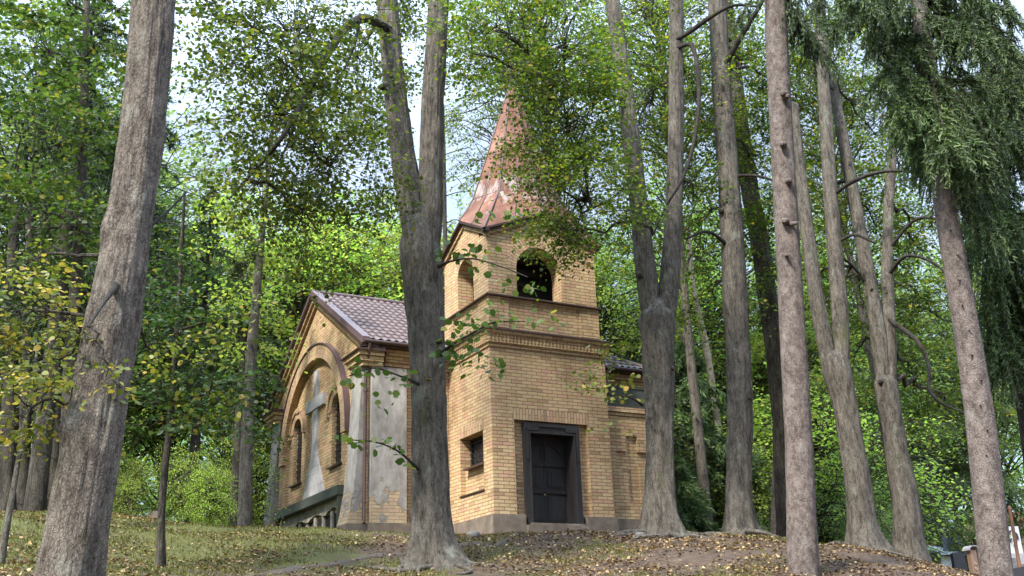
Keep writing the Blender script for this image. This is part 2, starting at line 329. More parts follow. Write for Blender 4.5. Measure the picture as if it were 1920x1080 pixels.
def _fit():
    A = ctl[:, :2]; n = len(A); r = np.linalg.norm(A[:, None] - A[None], axis=2); K = _phi(r) + np.eye(n)*.25
    P = np.c_[np.ones(n), A]; M = np.zeros((n+3, n+3)); M[:n, :n] = K; M[:n, n:] = P; M[n:, :n] = P.T
    return np.linalg.solve(M, np.r_[ctl[:, 2], np.zeros(3)])
TW = _fit()
def hgt(X, Y):
    X = np.atleast_1d(np.asarray(X, float)); Y = np.atleast_1d(np.asarray(Y, float)); sh = X.shape; Q = np.c_[X.ravel(), Y.ravel()]; out = np.empty(len(Q))
    for i in range(0, len(Q), 20000):
        q = Q[i:i+20000]; r = np.linalg.norm(q[:, None] - ctl[None, :, :2], axis=2); out[i:i+20000] = _phi(r) @ TW[:-3] + TW[-3] + q @ TW[-2:]
    d = np.linalg.norm(Q - CAM[:2], axis=1); k = np.clip((d - 75)/40, 0, 1); out = out*(1-k) + 2.0*k
    x, y = Q[:, 0], Q[:, 1]
    out += .05*np.sin(x*1.3 + 2*np.sin(y*.7))*np.cos(y*1.1) + .025*np.sin(x*3.7 + y*1.9)*np.cos(y*4.1 - x)
    return out.reshape(sh)
def gz(x, y): return float(hgt([x], [y])[0])
def GH(px, H):                            # ground point under photo column px at distance H
    p = PH(px, 1000, H); return np.array([p[0], p[1], gz(p[0], p[1])])
def ghit(px, py, H0=6, H1=60):
    for H in np.arange(H0, H1, .05):
        p = PH(px, py, H)
        if p[2] <= gz(p[0], p[1]): return p
    return PH(px, py, 30)
def make_ground():
    a = np.linspace(-1, 1, 300); w = np.sign(a)*(np.abs(a)*17 + 560*np.abs(a)**6)
    X, Y = np.meshgrid(w - 2.5, w - 3.5, indexing='ij'); Z = hgt(X, Y)
    mb = MB(); mb.grid(np.stack([X, Y, Z], -1)); o = mb.build('ground', None)
    m, t, b, L = newmat('forest_floor')
    mo = pos_noise(t, .55, 6, .62); n2 = pos_noise(t, 7, 8, .7); n3 = pos_noise(t, 40, 6, .7)
    soil = ramp_of(t, n2, [(.28, (.038, .024, .015)), (.5, (.082, .053, .034)), (.72, (.15, .105, .07))])
    moss = ramp_of(t, n3, [(.3, (.050, .055, .014)), (.6, (.105, .105, .024)), (.8, (.18, .145, .05))])
    g = t.nodes.new('ShaderNodeNewGeometry'); sp = t.nodes.new('ShaderNodeSeparateXYZ'); L.new(g.outputs['Position'], sp.inputs[0])
    # moss thins out towards the trodden right-hand bank
    s = math_(t, 'ADD', math_(t, 'MULTIPLY', sp.outputs[0], -.035), math_(t, 'MULTIPLY', sp.outputs[1], .030))
    k = math_(t, 'ADD', math_(t, 'ADD', mo, s), math_(t, 'MULTIPLY', n2, .35))
    c = mixc(t, ramp_of(t, k, [(.66, g3(0)), (.80, g3(1))]), soil, moss)
    L.new(c, b.inputs['Base Color']); b.inputs['Roughness'].default_value = .95
    bump(t, math_(t, 'ADD', n2, math_(t, 'MULTIPLY', n3, .5)), .9, .05, b)
    o.data.materials.append(m); tag(o, 'mossy leaf-strewn forest bank rising to the chapel', 'ground', kind='structure')
make_ground()
def make_path():
    # trodden stone-edged path climbing from the lower left to the chapel door
    key = [(380,1092,13.6),(500,1078,0),(640,1058,0),(760,1040,0),(880,1022,0),(960,1008,0),(1035,998,0)]
    pts = []
    for a in key: p = ghit(a[0], a[1]); pts.append(p)
    pts = catmull(np.array(pts), 10); rows = []
    for i, p in enumerate(pts):
        d = pts[min(i+1, len(pts)-1)] - pts[max(0, i-1)]; d[2] = 0; d /= np.linalg.norm(d); s = np.array([-d[1], d[0], 0]); r = []
        for q, (off, lift) in enumerate(((-.12, -.05), (-.08, .022), (0, .028), (.08, .022), (.12, -.05))):
            c = p + s*(off + .05*math.sin(i*.9 + q)); r.append((c[0], c[1], gz(c[0], c[1]) + lift + .01*math.sin(i*2.1+q)))
        rows.append(r)
    mb = MB(); mb.grid(rows); m = m_simple('trodden_gravel', (.082, .064, .050), .95, nscale=22, lo=.5, hi=1.4, bumpd=.02)
    tag(mb.build('path', m), 'narrow grey path climbing the bank past the forked lime tree', 'path', kind='structure')
def catmull(P, n):
    P = np.asarray(P, float); Q = np.vstack([2*P[0]-P[1], P, 2*P[-1]-P[-2]]); out = []
    for i in range(1, len(Q)-2):
        for t in np.linspace(0, 1, n, endpoint=False):
            p0, p1, p2, p3 = Q[i-1], Q[i], Q[i+1], Q[i+2]
            out.append(.5*(2*p1 + (p2-p0)*t + (2*p0-5*p1+4*p2-p3)*t*t + (3*p1-p0-3*p2+p3)*t**3))
    out.append(P[-1]); return np.array(out)
make_path()
# ------------------------------------------------------------------ chapel
chapel = empty('chapel', (1.5, 4, -.45), 'small yellow brick chapel with a red copper spire standing on the bank between the trees', 'chapel')
fy = lambda y0: (lambda u, v, t: (u, y0 + t, v))          # walls facing the viewer's right (-y)
fx = lambda x0: (lambda u, v, t: (x0 + t, u, v))          # walls facing the gable side (-x)
def part(mb, name, mat, parent=chapel, label=None):
    o = mb.build(name, MT[mat], parent)
    if label: o['label'] = label
    return o
def simple_box(name, mat, *boxes, parent=chapel, label=None, bev=0):
    mb = MB()
    for b in boxes: mb.box(*b)
    o = part(mb, name, mat, parent, label)
    if bev:
        md = o.modifiers.new('bevel', 'BEVEL'); md.width = bev; md.segments = 2; md.limit_method = 'ANGLE'
    return o
# ---- tower, lower stage
TX = 3.03; ZT = 3.66; AXR = 4.72
mb = MB()
mb.wall([(0, 0), (.55, 0), (.55, 2.05), (2.45, 2.05), (2.45, 0), (TX, 0), (TX, ZT), (0, ZT)], [], fy(0), 0, .12)
mb.wall([(0, 0), (.80, 0), (.80, 2.02), (2.22, 2.02), (2.22, 0), (TX, 0), (TX, ZT), (0, ZT)], [], fy(0), .121, .34)
mb.wall([(.341, 0), (2.14, 0), (2.14, ZT), (.341, ZT)], [[(.42, .58), (1.58, .58), (1.58, 1.86), (.42, 1.86)]], fx(0), 0, .12)
mb.wall([(.341, 0), (2.14, 0), (2.14, ZT), (.341, ZT)], [[(.42, 1.16), (1.58, 1.16), (1.58, 1.86), (.42, 1.86)]], fx(0), .121, .34)
mb.box(TX-.34, .341, 0, TX, 2.14, ZT)
tower = part(mb, 'tower_wall', 'brick')
# header over the door: bricks on end, a hand's breadth proud
mb = MB()
mb.face([(.50, -.004, 2.052), (2.50, -.004, 2.052), (2.50, -.004, 2.31), (.50, -.004, 2.31)], [(0, .5), (0, 2.5), (.26, 2.5), (.26, .5)])
mb.face([(.50, -.004, 2.052), (.50, .004, 2.052), (2.50, .004, 2.052), (2.50, -.004, 2.052)])
part(mb, 'lintel', 'brick_pink'); mb = MB()
mb.face([(-.004, .36, 1.862), (-.004, .36, 2.12), (-.004, 1.64, 2.12), (-.004, 1.64, 1.862)], [(0, .36), (.26, .36), (.26, 1.64), (0, 1.64)])
part(mb, 'lintel', 'brick_pink')
# plinth
P0 = -.62
for b_ in ((-.05, -.05, P0, .74, .40, .0), (2.28, -.05, P0, TX+.05, .40, .0), (-.05, .401, P0, .35, 2.1, .0), (TX+.051, .22, P0, AXR+.05, .62, .01), (-1.1, 2.02, P0, -.051, 2.3, -.02),
           (-2.05, 1.90, P0, -1.10, 2.4, -.01), (-2.50, 2.10, P0, -2.051, 2.85, -.02), (-2.50, 8.75, P0, -2.0, 9.6, -.02)): simple_box('plinth', 'stone', b_, bev=.013)
simple_box('doorstep', 'stone', (.741, -.16, P0, 2.279, .62, -.22), bev=.015, label='worn stone doorstep')
simple_box('doorstep', 'stone', (.86, -.09, -.22, 2.20, .60, -.17), bev=.01, label='upper step of worn stone')
# ---- door
df = MB()
W0, W1, ZH = .80, 2.22, 2.02
df.box(W0, .02, -.18, W0+.15, .62, ZH-.22); df.box(W1-.15, .02, -.18, W1, .62, ZH-.22); df.box(W0, .02, ZH-.22, W1, .62, ZH)
frame = part(df, 'door_frame', 'wood')
md = frame.modifiers.new('bevel', 'BEVEL'); md.width = .012; md.segments = 1; md.limit_method = 'ANGLE'
# raised mouldings round the frame (stepped ears at the top)
mo = MB()
mo.box(W0+.05, -.01, 1.20, W0+.10, .019, 1.88); mo.box(W0+.05, -.012, 1.84, W0+.36, .018, 1.89); mo.box(W0+.32, -.011, 1.88, W0+.37, .0185, 1.93); mo.box(W0+.33, -.013, 1.93, W1-.33, .0178, 1.97)
mo.box(W1-.37, -.011, 1.88, W1-.32, .0185, 1.93); mo.box(W1-.36, -.012, 1.84, W1-.05, .018, 1.89); mo.box(W1-.10, -.01, 1.20, W1-.05, .019, 1.84)
mo.box(W0+.12, -.008, -.16, W0+.148, .0182, 1.775); mo.box(W1-.148, -.008, -.16, W1-.12, .0182, 1.775); mo.box(W0+.12, -.0085, 1.776, W1-.12, .0183, 1.815)
mo.box(W0+.01, -.02, -.18, W0+.14, .018, .02); mo.box(W1-.14, -.02, -.18, W1-.01, .018, .02)
part(mo, 'moulding', 'wood', frame)
DL, DR, DB, DT = W0+.151, W1-.151, -.168, ZH-.221; MID = (DL+DR)/2
for a, b in ((DL, MID-.004), (MID+.004, DR)):
    mb = MB(); y = .46; mb.box(a, y, DB, b, y+.05, DT)
    st = .055
    for z0, z1 in ((DB+.03, .52), (.60, 1.12)):
        mb.box(a+st, y-.012, z0+.06, b-st, y-.0005, z1-.02); mb.box(a+st+.03, y-.024, z0+.10, b-st-.03, y-.0125, z1-.06)
    for z0, z1 in ((.52, .60), (1.12, 1.22)): mb.box(a+.002, y-.028, z0, b-.002, y-.0008, z1); mb.box(a+.004, y-.045, z0+.025, b-.004, y-.0285, z1-.025)
    # half of a round-headed panel in each leaf
    cu = MID; r = (DR-DL)/2 - .05; sgn = -1 if a == DL else 1; pts = []
    for k in range(13):
        an = math.radians(4 + 84*k/12); pts.append((cu + sgn*r*math.cos(an), y-.02, 1.24 + .40*math.sin(an)))
    mb.tube(pts, .018, 6); mb.tube([(cu+sgn*.045, y-.02, 1.25), (cu+sgn*.045, y-.02, 1.60)], .014, 6)
    for k in range(4): mb.box(a+st+.045+k*.075, y-.034, .70, a+st+.085+k*.075, y-.0245, 1.03)
    leaf = part(mb, 'door_leaf', 'wood')
    if sgn == -1:
        hb = MB(); hb.tube([(MID-.035, .44, .50), (MID-.035, .405, .50)], [.012, .012], 8); hb.tube([(MID-.035, .405, .50), (MID-.035, .395, .50), (MID-.035, .375, .50), (MID-.035, .365, .50)], [.012, .026, .026, .01], 10)
        MT['brass'] = m_simple('worn_brass', (.55, .40, .16), .3, .9, bumpd=0); part(hb, 'door_knob', 'brass', leaf)
simple_box('door_head_panel', 'wood', (DL, .52, DB, DR, .56, DT-.001))
# ---- barred window in the tower's left flank
wn = simple_box('window', 'glass', (.30, .42, 1.16, .33, 1.58, 1.86), label='small barred square window')
simple_box('frame', 'iron', (.265, .421, 1.161, .299, .46, 1.859), (.265, 1.54, 1.161, .299, 1.579, 1.859), (.265, .4605, 1.82, .299, 1.5395, 1.859), (.265, .4605, 1.161, .299, 1.5395, 1.20), parent=wn)
gr = MB()
for k in range(6): gr.tube([(.25, .52+k*.195, 1.2), (.25, .52+k*.195, 1.84)], .011, 6)
for k in range(5): gr.tube([(.236, .46, 1.27+k*.12), (.236, 1.55, 1.27+k*.12)], .009, 6)
part(gr, 'grille', 'iron', wn)
simple_box('sill', 'rust', (-.03, .41, 1.115, .28, 1.40, 1.155), parent=wn)
simple_box('recess_ledge', 'rust', (-.035, .40, .545, .125, 1.60, .575))
# ---- cornices of the tower
def ringbox(mb, x0, y0, x1, y1, z0, z1, p):
    q = p if isinstance(p, tuple) else (p, p); mb.hexa([(x0-q[0], y0-q[0], z0), (x1+q[0], y0-q[0], z0), (x1+q[0], y1+q[0], z0), (x0-q[0], y1+q[0], z0), (x0-q[1], y0-q[1], z1), (x1+q[1], y0-q[1], z1), (x1+q[1], y1+q[1], z1), (x0-q[1], y1+q[1], z1)])
mb = MB(); TY = 2.36
ringbox(mb, 0, 0, TX, TY, 3.661, 3.74, .035); ringbox(mb, 0, 0, TX, TY, 3.741, 3.93, (.07, .085)); ringbox(mb, 0, 0, TX, TY, 3.931, 4.01, (.12, .14))
for k in range(34): mb.box(-.06+k*.093, -.098, 3.745, -.02+k*.093, -.06, 3.928)
for k in range(25): mb.box(-.098, .0+k*.093, 3.745, -.06, .05+k*.093, 3.928)
part(mb, 'cornice', 'brick')
mb = MB(); ringbox(mb, 0, 0, TX, TY, 4.011, 4.045, .17); ringbox(mb, .02, .02, TX-.02, TY-.02, 4.046, 4.13, (.16, .0)); part(mb, 'cornice_flashing', 'flash')
BX0, BX1, BY0, BY1 = .0, 2.94, .0, TY
mb = MB()
ringbox(mb, BX0+.03, BY0+.03, BX1-.03, BY1-.03, 4.131, 4.85, 0)
for (a, b, c, d) in ((BX0, BY0, .52, .52), (BX1-.52, BY0, BX1, .52), (BX0, BY1-.5, .5, BY1), (BX1-.5, BY1-.5, BX1, BY1)): mb.box(a, b, 4.132, c, d, 4.849)
ringbox(mb, BX0+.005, BY0+.005, BX1-.005, BY1-.005, 4.77, 4.848, .0)
part(mb, 'parapet_wall', 'brick')
mb = MB(); ringbox(mb, BX0, BY0, BX1, BY1, 4.851, 4.88, .07); ringbox(mb, BX0+.02, BY0+.02, BX1-.02, BY1-.02, 4.881, 4.925, (.085, 0)); part(mb, 'ledge_flashing', 'flash')
# ---- belfry
def archpoly(c, hw, z0, zs, n=16):
    return [(c-hw, z0), (c+hw, z0)] + [(c + hw*math.cos(a), zs + hw*math.sin(a)) for a in np.linspace(0, math.pi, n)]
ZE, ZG = 6.40, 7.00; ZB = 4.926
BC = (BX0+BX1)/2; BCY = (BY0+BY1)/2
mb = MB()
house = lambda a, b: [(a, ZB), (b, ZB), (b, ZE), ((a+b)/2, ZG), (a, ZE)]
mb.wall(house(BX0+.02, BX1-.02), [archpoly(BC-.11, .60, ZB+.001, 5.60)], fy(BY0+.02), 0, .42)
mb.wall(house(BX0+.02, BX1-.02), [archpoly(BC, .60, ZB+.001, 5.60)], fy(BY1-.42), 0, .40)
sw = [(.441, ZB), (BY1-.421, ZB), (BY1-.421, 6.58), (BCY, ZG), (.441, 6.62)]
sw = [(.441, ZB), (BY1-.421, ZB), (BY1-.421, ZE+.2), (BCY, ZG), (.441, ZE+.2)]
mb.wall(sw, [archpoly(BCY, .42, ZB+.001, 5.70)], fx(BX0+.02), 0, .40); mb.wall(sw, [archpoly(BCY, .42, ZB+.001, 5.70)], fx(BX1-.42), 0, .40)
bel = part(mb, 'belfry_wall', 'brick')
mb = MB(); mb.arc(fy(BY0+.02), BC-.11, 5.60, .602, .86, 0, 180, -.006, .002, 28); part(mb, 'arch_ring', 'brick_pink', bel); mb = MB(); mb.arc(fx(BX0+.02), BCY, 5.70, .422, .66, 0, 180, -.006, .002, 22)
part(mb, 'arch_ring', 'brick_pink', bel)
mb = MB(); mb.box(.45, 1.15, 4.93, BX1-.45, 1.19, 6.3)  # dark partition added across the belfry so its opening looks shaded inside
for k in range(5): mb.box(.45, 1.08-k*.05, 5.0+k*.28, BX1-.45, 1.13-k*.05, 5.1+k*.28)
mb.box(.43, .5, 6.02, BX1-.43, .62, 6.14); mb.box(.43, .9, 5.86, BX1-.43, 1.0, 5.98); mb.box(.43, .45, 6.3, BX1-.43, BY1-.45, 6.34)
part(mb, 'bell_frame_and_dark_partition', 'wood')
# gable edging (rakes) on the four sides
rk = MB(); rb = MB()
def rake(mbx, fn, a, b, za, zb, t0, t1, h0, h1):
    c = [(a, za), (b, zb)]
    mbx.hexa([fn(a, za+h0, t0), fn(b, zb+h0, t0), fn(b, zb+h0, t1), fn(a, za+h0, t1), fn(a, za+h1, t0), fn(b, zb+h1, t0), fn(b, zb+h1, t1), fn(a, za+h1, t1)])
for fn, a, b in ((fy(BY0+.02), BX0, BX1), (fx(BX0+.02), BY0, BY1)):
    c = (a+b)/2; s = (ZG-ZE)/(c-a)
    for p, q in ((a-.12, c), (b+.12, c)):
        zp = ZE - .12*s
        rake(rk, fn, p, q, zp, ZG, -.14, -.0, .035, .085); rake(rb, fn, p+(.06 if p < c else -.06), q, zp+.06*s, ZG, -.05, .01, -.09, .03); rake(rk, fn, p+(.02 if p < c else -.02), q, zp+.02*s, ZG, -.085, -.0, -.01, .034)
for fn, a, b in ((lambda u, v, t: (u, BY1-.02-t, v), BX0, BX1), (lambda u, v, t: (BX1-.02-t, u, v), BY0, BY1)):
    c = (a+b)/2; s = (ZG-ZE)/(c-a)
    for p, q in ((a-.12, c), (b+.12, c)): rake(rk, fn, p, q, ZE-.12*s, ZG, -.14, -.0, .035, .085)
part(rk, 'gable_flashing', 'flash', bel); part(rb, 'gable_band', 'brick', bel)
# ---- spire: corners and gable tops make eight ridges
def spire():
    e = .11; zc, zg = ZE+.03, ZG+.10
    base = [(BX0-e, BY0-e, zc), (BC, BY0-e, zg), (BX1+e, BY0-e, zc), (BX1+e, BCY, zg), (BX1+e, BY1+e, zc), (BC, BY1+e, zg), (BX0-e, BY1+e, zc), (BX0-e, BCY, zg)]
    kx, ky = 1.20, 1.02
    def ringat(z, f): 
        o = []
        for i in range(8):
            a = math.radians(-135 + 45*i); q = 1.0 if i % 2 else 1.02
            o.append(np.array((BC + kx*f*q*math.cos(a), BCY + ky*f*q*math.sin(a), z)))
        return o
    ap = np.array((BC, BCY, 11.35)); K = ringat(7.72, 1.0); K0 = [np.array(b) for b in base]
    mid = [k*.55 + b*.45 + np.array((0, 0, -.04)) for k, b in zip(K, K0)]
    mb = MB(); sm = MB()
    for i in range(8):
        j = (i+1) % 8
        mb.face([K0[i], K0[j], mid[j], mid[i]]); mb.face([mid[i], mid[j], K[j], K[i]])
        for f0, f1 in ((0, .35), (.35, .7), (.7, 1)):
            A, B = K[i]*(1-f0)+ap*f0, K[j]*(1-f0)+ap*f0; C_, D_ = K[j]*(1-f1)+ap*f1, K[i]*(1-f1)+ap*f1
            mb.face([A, B, C_, D_] if f1 < 1 else [A, B, ap])
        sm.tube([K0[i], mid[i], K[i], ap], [.030, .030, .028, .018], 6)
        m0, m1, m2 = (K0[i]+K0[j])/2, (mid[i]+mid[j])/2, (K[i]+K[j])/2
        sm.tube([m0, m1, m2, m2*.35 + ap*.65], [.020, .020, .018, .012], 5)
        for f in (.0, .36, .7):     # lapped horizontal joints
            A, B = K[i]*(1-f)+ap*f, K[j]*(1-f)+ap*f; sm.tube([A, B], .009, 4)
    sp = part(mb, 'spire', 'copper'); part(sm, 'seams', 'rust', sp)
    ft = MB(); ft.tube([ap-(0,0,.25), ap+(0,0,.1), ap+(0,0,.16), ap+(0,0,.26), ap+(0,0,.34), ap+(0,0,.9)], [.06, .05, .12, .13, .04, .025], 12)
    ft.box(ap[0]-.03, ap[1]-.03, ap[2]+.35, ap[0]+.03, ap[1]+.03, ap[2]+1.15); ft.box(ap[0]-.22, ap[1]-.028, ap[2]+.78, ap[0]+.22, ap[1]+.028, ap[2]+.85)
    part(ft, 'finial', 'flash', sp)
spire()
# ---- nave
NX0, NX1, NY0, NY1 = -2.04, 5.55, 2.14, 9.36; ZW = 3.98; GC = 5.75; ZR = 6.42
EX0, EX1, EY0, EY1 = -2.27, 5.85, 1.82, 9.68
mb = MB()
mb.wall([(NX0+.4, -.6), (NX1, -.6), (NX1, ZW), (NX0+.4, ZW)], [], fy(NY0), 0, .4)
mb.box(NX1-.4, NY0+.401, -.6, NX1, NY1-.401, ZW); mb.box(NX0+.4, NY1-.4, -.6, NX1, NY1, ZW)
mb.box(NX0+.4, NY0-.05, 3.56, NX1+.05, NY0-.001, 3.66); mb.box(NX0+.4, NY0-.09, 3.661, NX1+.09, NY0-.002, 3.80); mb.box(NX0+.4, NY0-.14, 3.801, NX1+.14, NY0-.003, 3.94)
part(mb, 'nave_wall', 'brick')
sl = (ZR-4.06)/(GC-EY0)
def zroof(y): return ZR - abs(y-GC)*sl
# gable end: outer leaf with the great arched recess, inner leaf with two windows
AR, AO, AZ = 2.34, 2.72, 2.22
def gable(mbx, x, hole, t0, t1, inset=.0):
    y0, y1 = NY0+inset, NY1-inset
    out = [(y0, -.6), (y1, -.6), (y1, zroof(y1)-.16), (GC, ZR-.16), (y0, zroof(y0)-.16)]
    if hole is True:
        n = 30; arc = [(GC + AR*math.cos(a), AZ + AR*math.sin(a)) for a in np.linspace(0, math.pi, n)]
        out = [(y0, -.6), (GC-AR, -.6)] + arc[::-1] + [(GC+AR, -.6), (y1, -.6), (y1, zroof(y1)-.16), (GC, ZR-.16), (y0, zroof(y0)-.16)]; hole = []
    mbx.wall(out, hole, fx(x), t0, t1)
W1C, W2C, WH = GC-1.56, GC+1.56, .36
mb = MB(); gable(mb, NX0-.06, True, 0, .059)
gable(mb, NX0, [archpoly(W1C, WH, 1.60, 2.98), archpoly(W2C, WH, 1.60, 2.98)], 0, .40)
gw = part(mb, 'gable_wall', 'brick')
mb = MB()
mb.arc(fx(NX0-.06), GC, AZ, AR, AO, 0, 180, -.12, .0, 44)
part(mb, 'arch_ring', 'brick_pink', gw)
for c in (W1C, W2C):
    mb = MB(); mb.arc(fx(NX0), c, 2.98, WH+.005, WH+.20, 0, 180, -.03, .002, 18)
    mb.arc(fx(NX0), c, 2.98, WH+.20, WH+.275, 0, 180, -.07, .002, 18)
    for s in (-1, 1): mb.box(NX0-.085, c+s*(WH+.24)-.05, 2.86, NX0-.001, c+s*(WH+.24)+.05, 2.98)
    mb.hexa([(NX0-.065, c-.11, 3.49), (NX0-.065, c+.11, 3.49), (NX0-.001, c+.11, 3.49), (NX0-.001, c-.11, 3.49), (NX0-.065, c-.015, 3.64), (NX0-.065, c+.015, 3.64), (NX0-.001, c+.015, 3.64), (NX0-.001, c-.015, 3.64)]); part(mb, 'window_hood', 'brick_pink', gw)
mb = MB()
for i in range(44):
    A, B = math.pi*i/44, math.pi*(i+1)/44; q = lambda a, r, t: (NX0-.06+t, GC+r*math.cos(a), AZ+r*math.sin(a))
    mb.face([q(A, AO+.012, -.15), q(A, AO+.012, .01), q(B, AO+.012, .01), q(B, AO+.012, -.15)], smooth=True)
    mb.face([q(A, AO-.02, -.15), q(A, AO+.012, -.15), q(B, AO+.012, -.15), q(B, AO-.02, -.15)])
part(mb, 'arch_flashing', 'purple')
for b_ in ((NX0-.066, GC+AR-.004, .2, NX0-.001, GC+AR+.28, AZ-.02), (NX0-.066, GC-AR-.28, .2, NX0-.001, GC-AR+.004, AZ-.02)): simple_box('jamb_strip', 'brick_pink', b_, parent=gw)
for c in (W1C, W2C):
    g_ = MB(); g_.wall(archpoly(c, WH-.002, 1.602, 2.98), [], fx(NX0), .13, .15)
    w = part(g_, 'window', 'glass', label='tall round-headed barred window')
    b_ = MB()
    for k in range(4): yy = c - WH + WH*2*(k+.5)/4; b_.tube([(NX0+.10, yy, 1.60), (NX0+.10, yy, 2.98+math.sqrt(max(0, WH**2-(yy-c)**2)))], .012, 6)
    for k in range(10): b_.tube([(NX0+.086, c-WH, 1.68+k*.15), (NX0+.086, c+WH, 1.68+k*.15)], .010, 6)
    part(b_, 'grille', 'iron', w)
    simple_box('sill', 'flash', (NX0-.09, c-WH-.09, 1.555, NX0+.12, c+WH+.09, 1.598), parent=w)
# raking cornice of the gable
for s in (-1, 1):
    rk = MB(); rb = MB(); a = GC + s*(GC-EY0+.02); za = zroof(EY0-.02)
    rake(rk, fx(NX0-.06), a, GC, za, ZR, -.22, .20, -.14, -.055)
    rake(rb, fx(NX0-.06), a-s*.30, GC, za+.30*sl, ZR, -.15, .001, -.25, -.141); rake(rb, fx(NX0-.06), a-s*.36, GC, za+.36*sl, ZR, -.08, .001, -.35, -.251)
    part(rk, 'barge_board', 'flash', gw); part(rb, 'raking_cornice', 'brick_pink', gw)
# capitals under the two ends of the gable
for y0, y1 in ((1.94, 2.80), (8.70, 9.56)):
    cp = MB(); cf = MB(); cp.box(-2.24, y0, 3.50, -2.04+.3, y1, 3.60); cp.box(-2.30, y0-.05, 3.601, -1.75, y1+.05, 3.72); cp.box(-2.36, y0-.10, 3.721, -1.75, y1+.10, 3.82)
    cf.hexa([(-2.42, y0-.15, 3.821), (-1.74, y0-.15, 3.821), (-1.74, y1+.15, 3.821), (-2.42, y1+.15, 3.821), (-2.42, y0-.15, 3.85), (-1.74, y0-.15, 3.92), (-1.74, y1+.15, 3.92), (-2.42, y1+.15, 3.85)])
    q_ = part(cp, 'capital', 'brick'); part(cf, 'capital_flashing', 'flash', q_)
# plastered corner buttresses with a battered outer side
bt_ = MB(); bt_.box(-2.00, 1.97, -.01, -1.15, 2.139, 3.50); part(bt_, 'buttress', 'plaster', label='flat whitewashed corner pier')
prof = [(3.50, -2.175), (3.0, -2.19), (2.2, -2.23), (1.4, -2.27), (.7, -2.34), (.3, -2.41), (-.02, -2.48)]
for y0, y1 in ((2.141, 2.78), (8.72, 9.34)):
    bt_ = MB()
    for (za, xa), (zb, xb) in zip(prof, prof[1:]): bt_.hexa([(xb, y0, zb), (-2.0, y0, zb), (-2.0, y1, zb), (xb, y1, zb), (xa, y0, za), (-2.0, y0, za), (-2.0, y1, za), (xa, y1, za)])
    part(bt_, 'buttress', 'plaster', label='peeling whitewashed sloping buttress')
# stone cross on the gable
cr = MB(); cx = NX0
cr.box(cx-.06, GC-.14, 3.58, cx-.001, GC+.14, 4.30); cr.box(cx-.085, GC-.72, 3.28, cx-.001, GC+.72, 3.579); cr.box(cx-.06, GC-.17, 2.30, cx-.001, GC+.17, 3.279)
fl = [(2.30, .17), (2.05, .22), (1.80, .36), (1.60, .52), (1.30, .66), (1.02, .86)]
for (za, wa), (zb, wb) in zip(fl, fl[1:]): cr.hexa([(cx-.062, GC-wb, zb+.006), (cx-.001, GC-wb, zb+.006), (cx-.001, GC+wb, zb+.006), (cx-.062, GC+wb, zb+.006), (cx-.062, GC-wa, za), (cx-.001, GC-wa, za), (cx-.001, GC+wa, za), (cx-.062, GC+wa, za)])
for z in (1.25, 1.5, 1.78): cr.box(cx-.066, GC-.4, z, cx-.0625, GC+.4, z+.008)
part(cr, 'wall_cross', 'slab', label='large grey stone cross with a flared foot')
# canopy beam and cellar opening under it
cb_ = simple_box('canopy_beam', 'canopy', (-2.34, GC-2.55, .76, -2.0, GC+2.55, .98), bev=.006)
for b_ in ((-2.30, GC-2.53, -.5, -2.18, GC-2.43, .759), (-2.30, GC+2.43, -.5, -2.18, GC+2.53, .759)): simple_box('canopy_post', 'canopy', b_, parent=cb_)
rg = MB(); ys = np.linspace(GC-2.42, GC+2.42, 60); zz = [.50 + .05*math.sin(y*5) + .05*noise.noise(Vector((y*6, 0, 3))) - .02*(y-GC)*.8 for y in ys]
for i in range(59): rg.hexa([(-2.14, ys[i], zz[i]), (-2.03, ys[i], zz[i]), (-2.03, ys[i+1], zz[i+1]), (-2.14, ys[i+1], zz[i+1]), (-2.14, ys[i], .759), (-2.03, ys[i], .759), (-2.03, ys[i+1], .759), (-2.14, ys[i+1], .759)])
part(rg, 'rough_render_band', 'concrete')
ow = simple_box('cellar_window', 'black', (-2.06, GC-2.43, -.5, -2.03, GC+2.43, .45))
for k in range(8): simple_box('mullion', 'concrete', (-2.11, GC-2.2+k*.62, -.5, -2.065, GC-2.06+k*.62, .52), parent=ow)
# annex to the right of the tower with a sunk cross in its brickwork
mb = MB(); cy0 = .28
cross = [(3.38, 1.24), (3.68, 1.24), (3.68, .40), (4.0, .40), (4.0, 1.24), (4.32, 1.24), (4.32, 1.57), (4.0, 1.57), (4.0, 1.93), (3.68, 1.93), (3.68, 1.57), (3.38, 1.57)]
mb.wall([(TX+.001, .0), (AXR, .0), (AXR, 2.40), (TX+.001, 2.40)], [cross], fy(cy0), 0, .07)
mb.box(TX+.001, cy0+.071, 0, AXR, cy0+.3, 2.40); mb.box(AXR-.3, cy0+.301, -.5, AXR, NY0, 2.40)
mb.box(TX+.001, cy0-.03, 2.401, AXR+.03, cy0+.3, 2.48); mb.box(TX+.001, cy0-.07, 2.481, AXR+.07, cy0+.3, 2.60)
part(mb, 'annex_wall', 'brick')
simple_box('annex_parapet', 'canopy', (TX+.001, .42, 2.601, AXR, .46, 3.12), (TX+.001, .40, 3.121, AXR+.02, .50, 3.16), (TX+.001, .461, 2.601, AXR, NY0-.001, 2.63), bev=.004, label='dark sheet metal parapet')
simple_box('annex_shade_sheet', 'black', (TX+.001, NY0-.03, 2.64, 4.75, NY0-.001, 3.50))  # black sheet on the nave wall, painting the shade behind the parapet
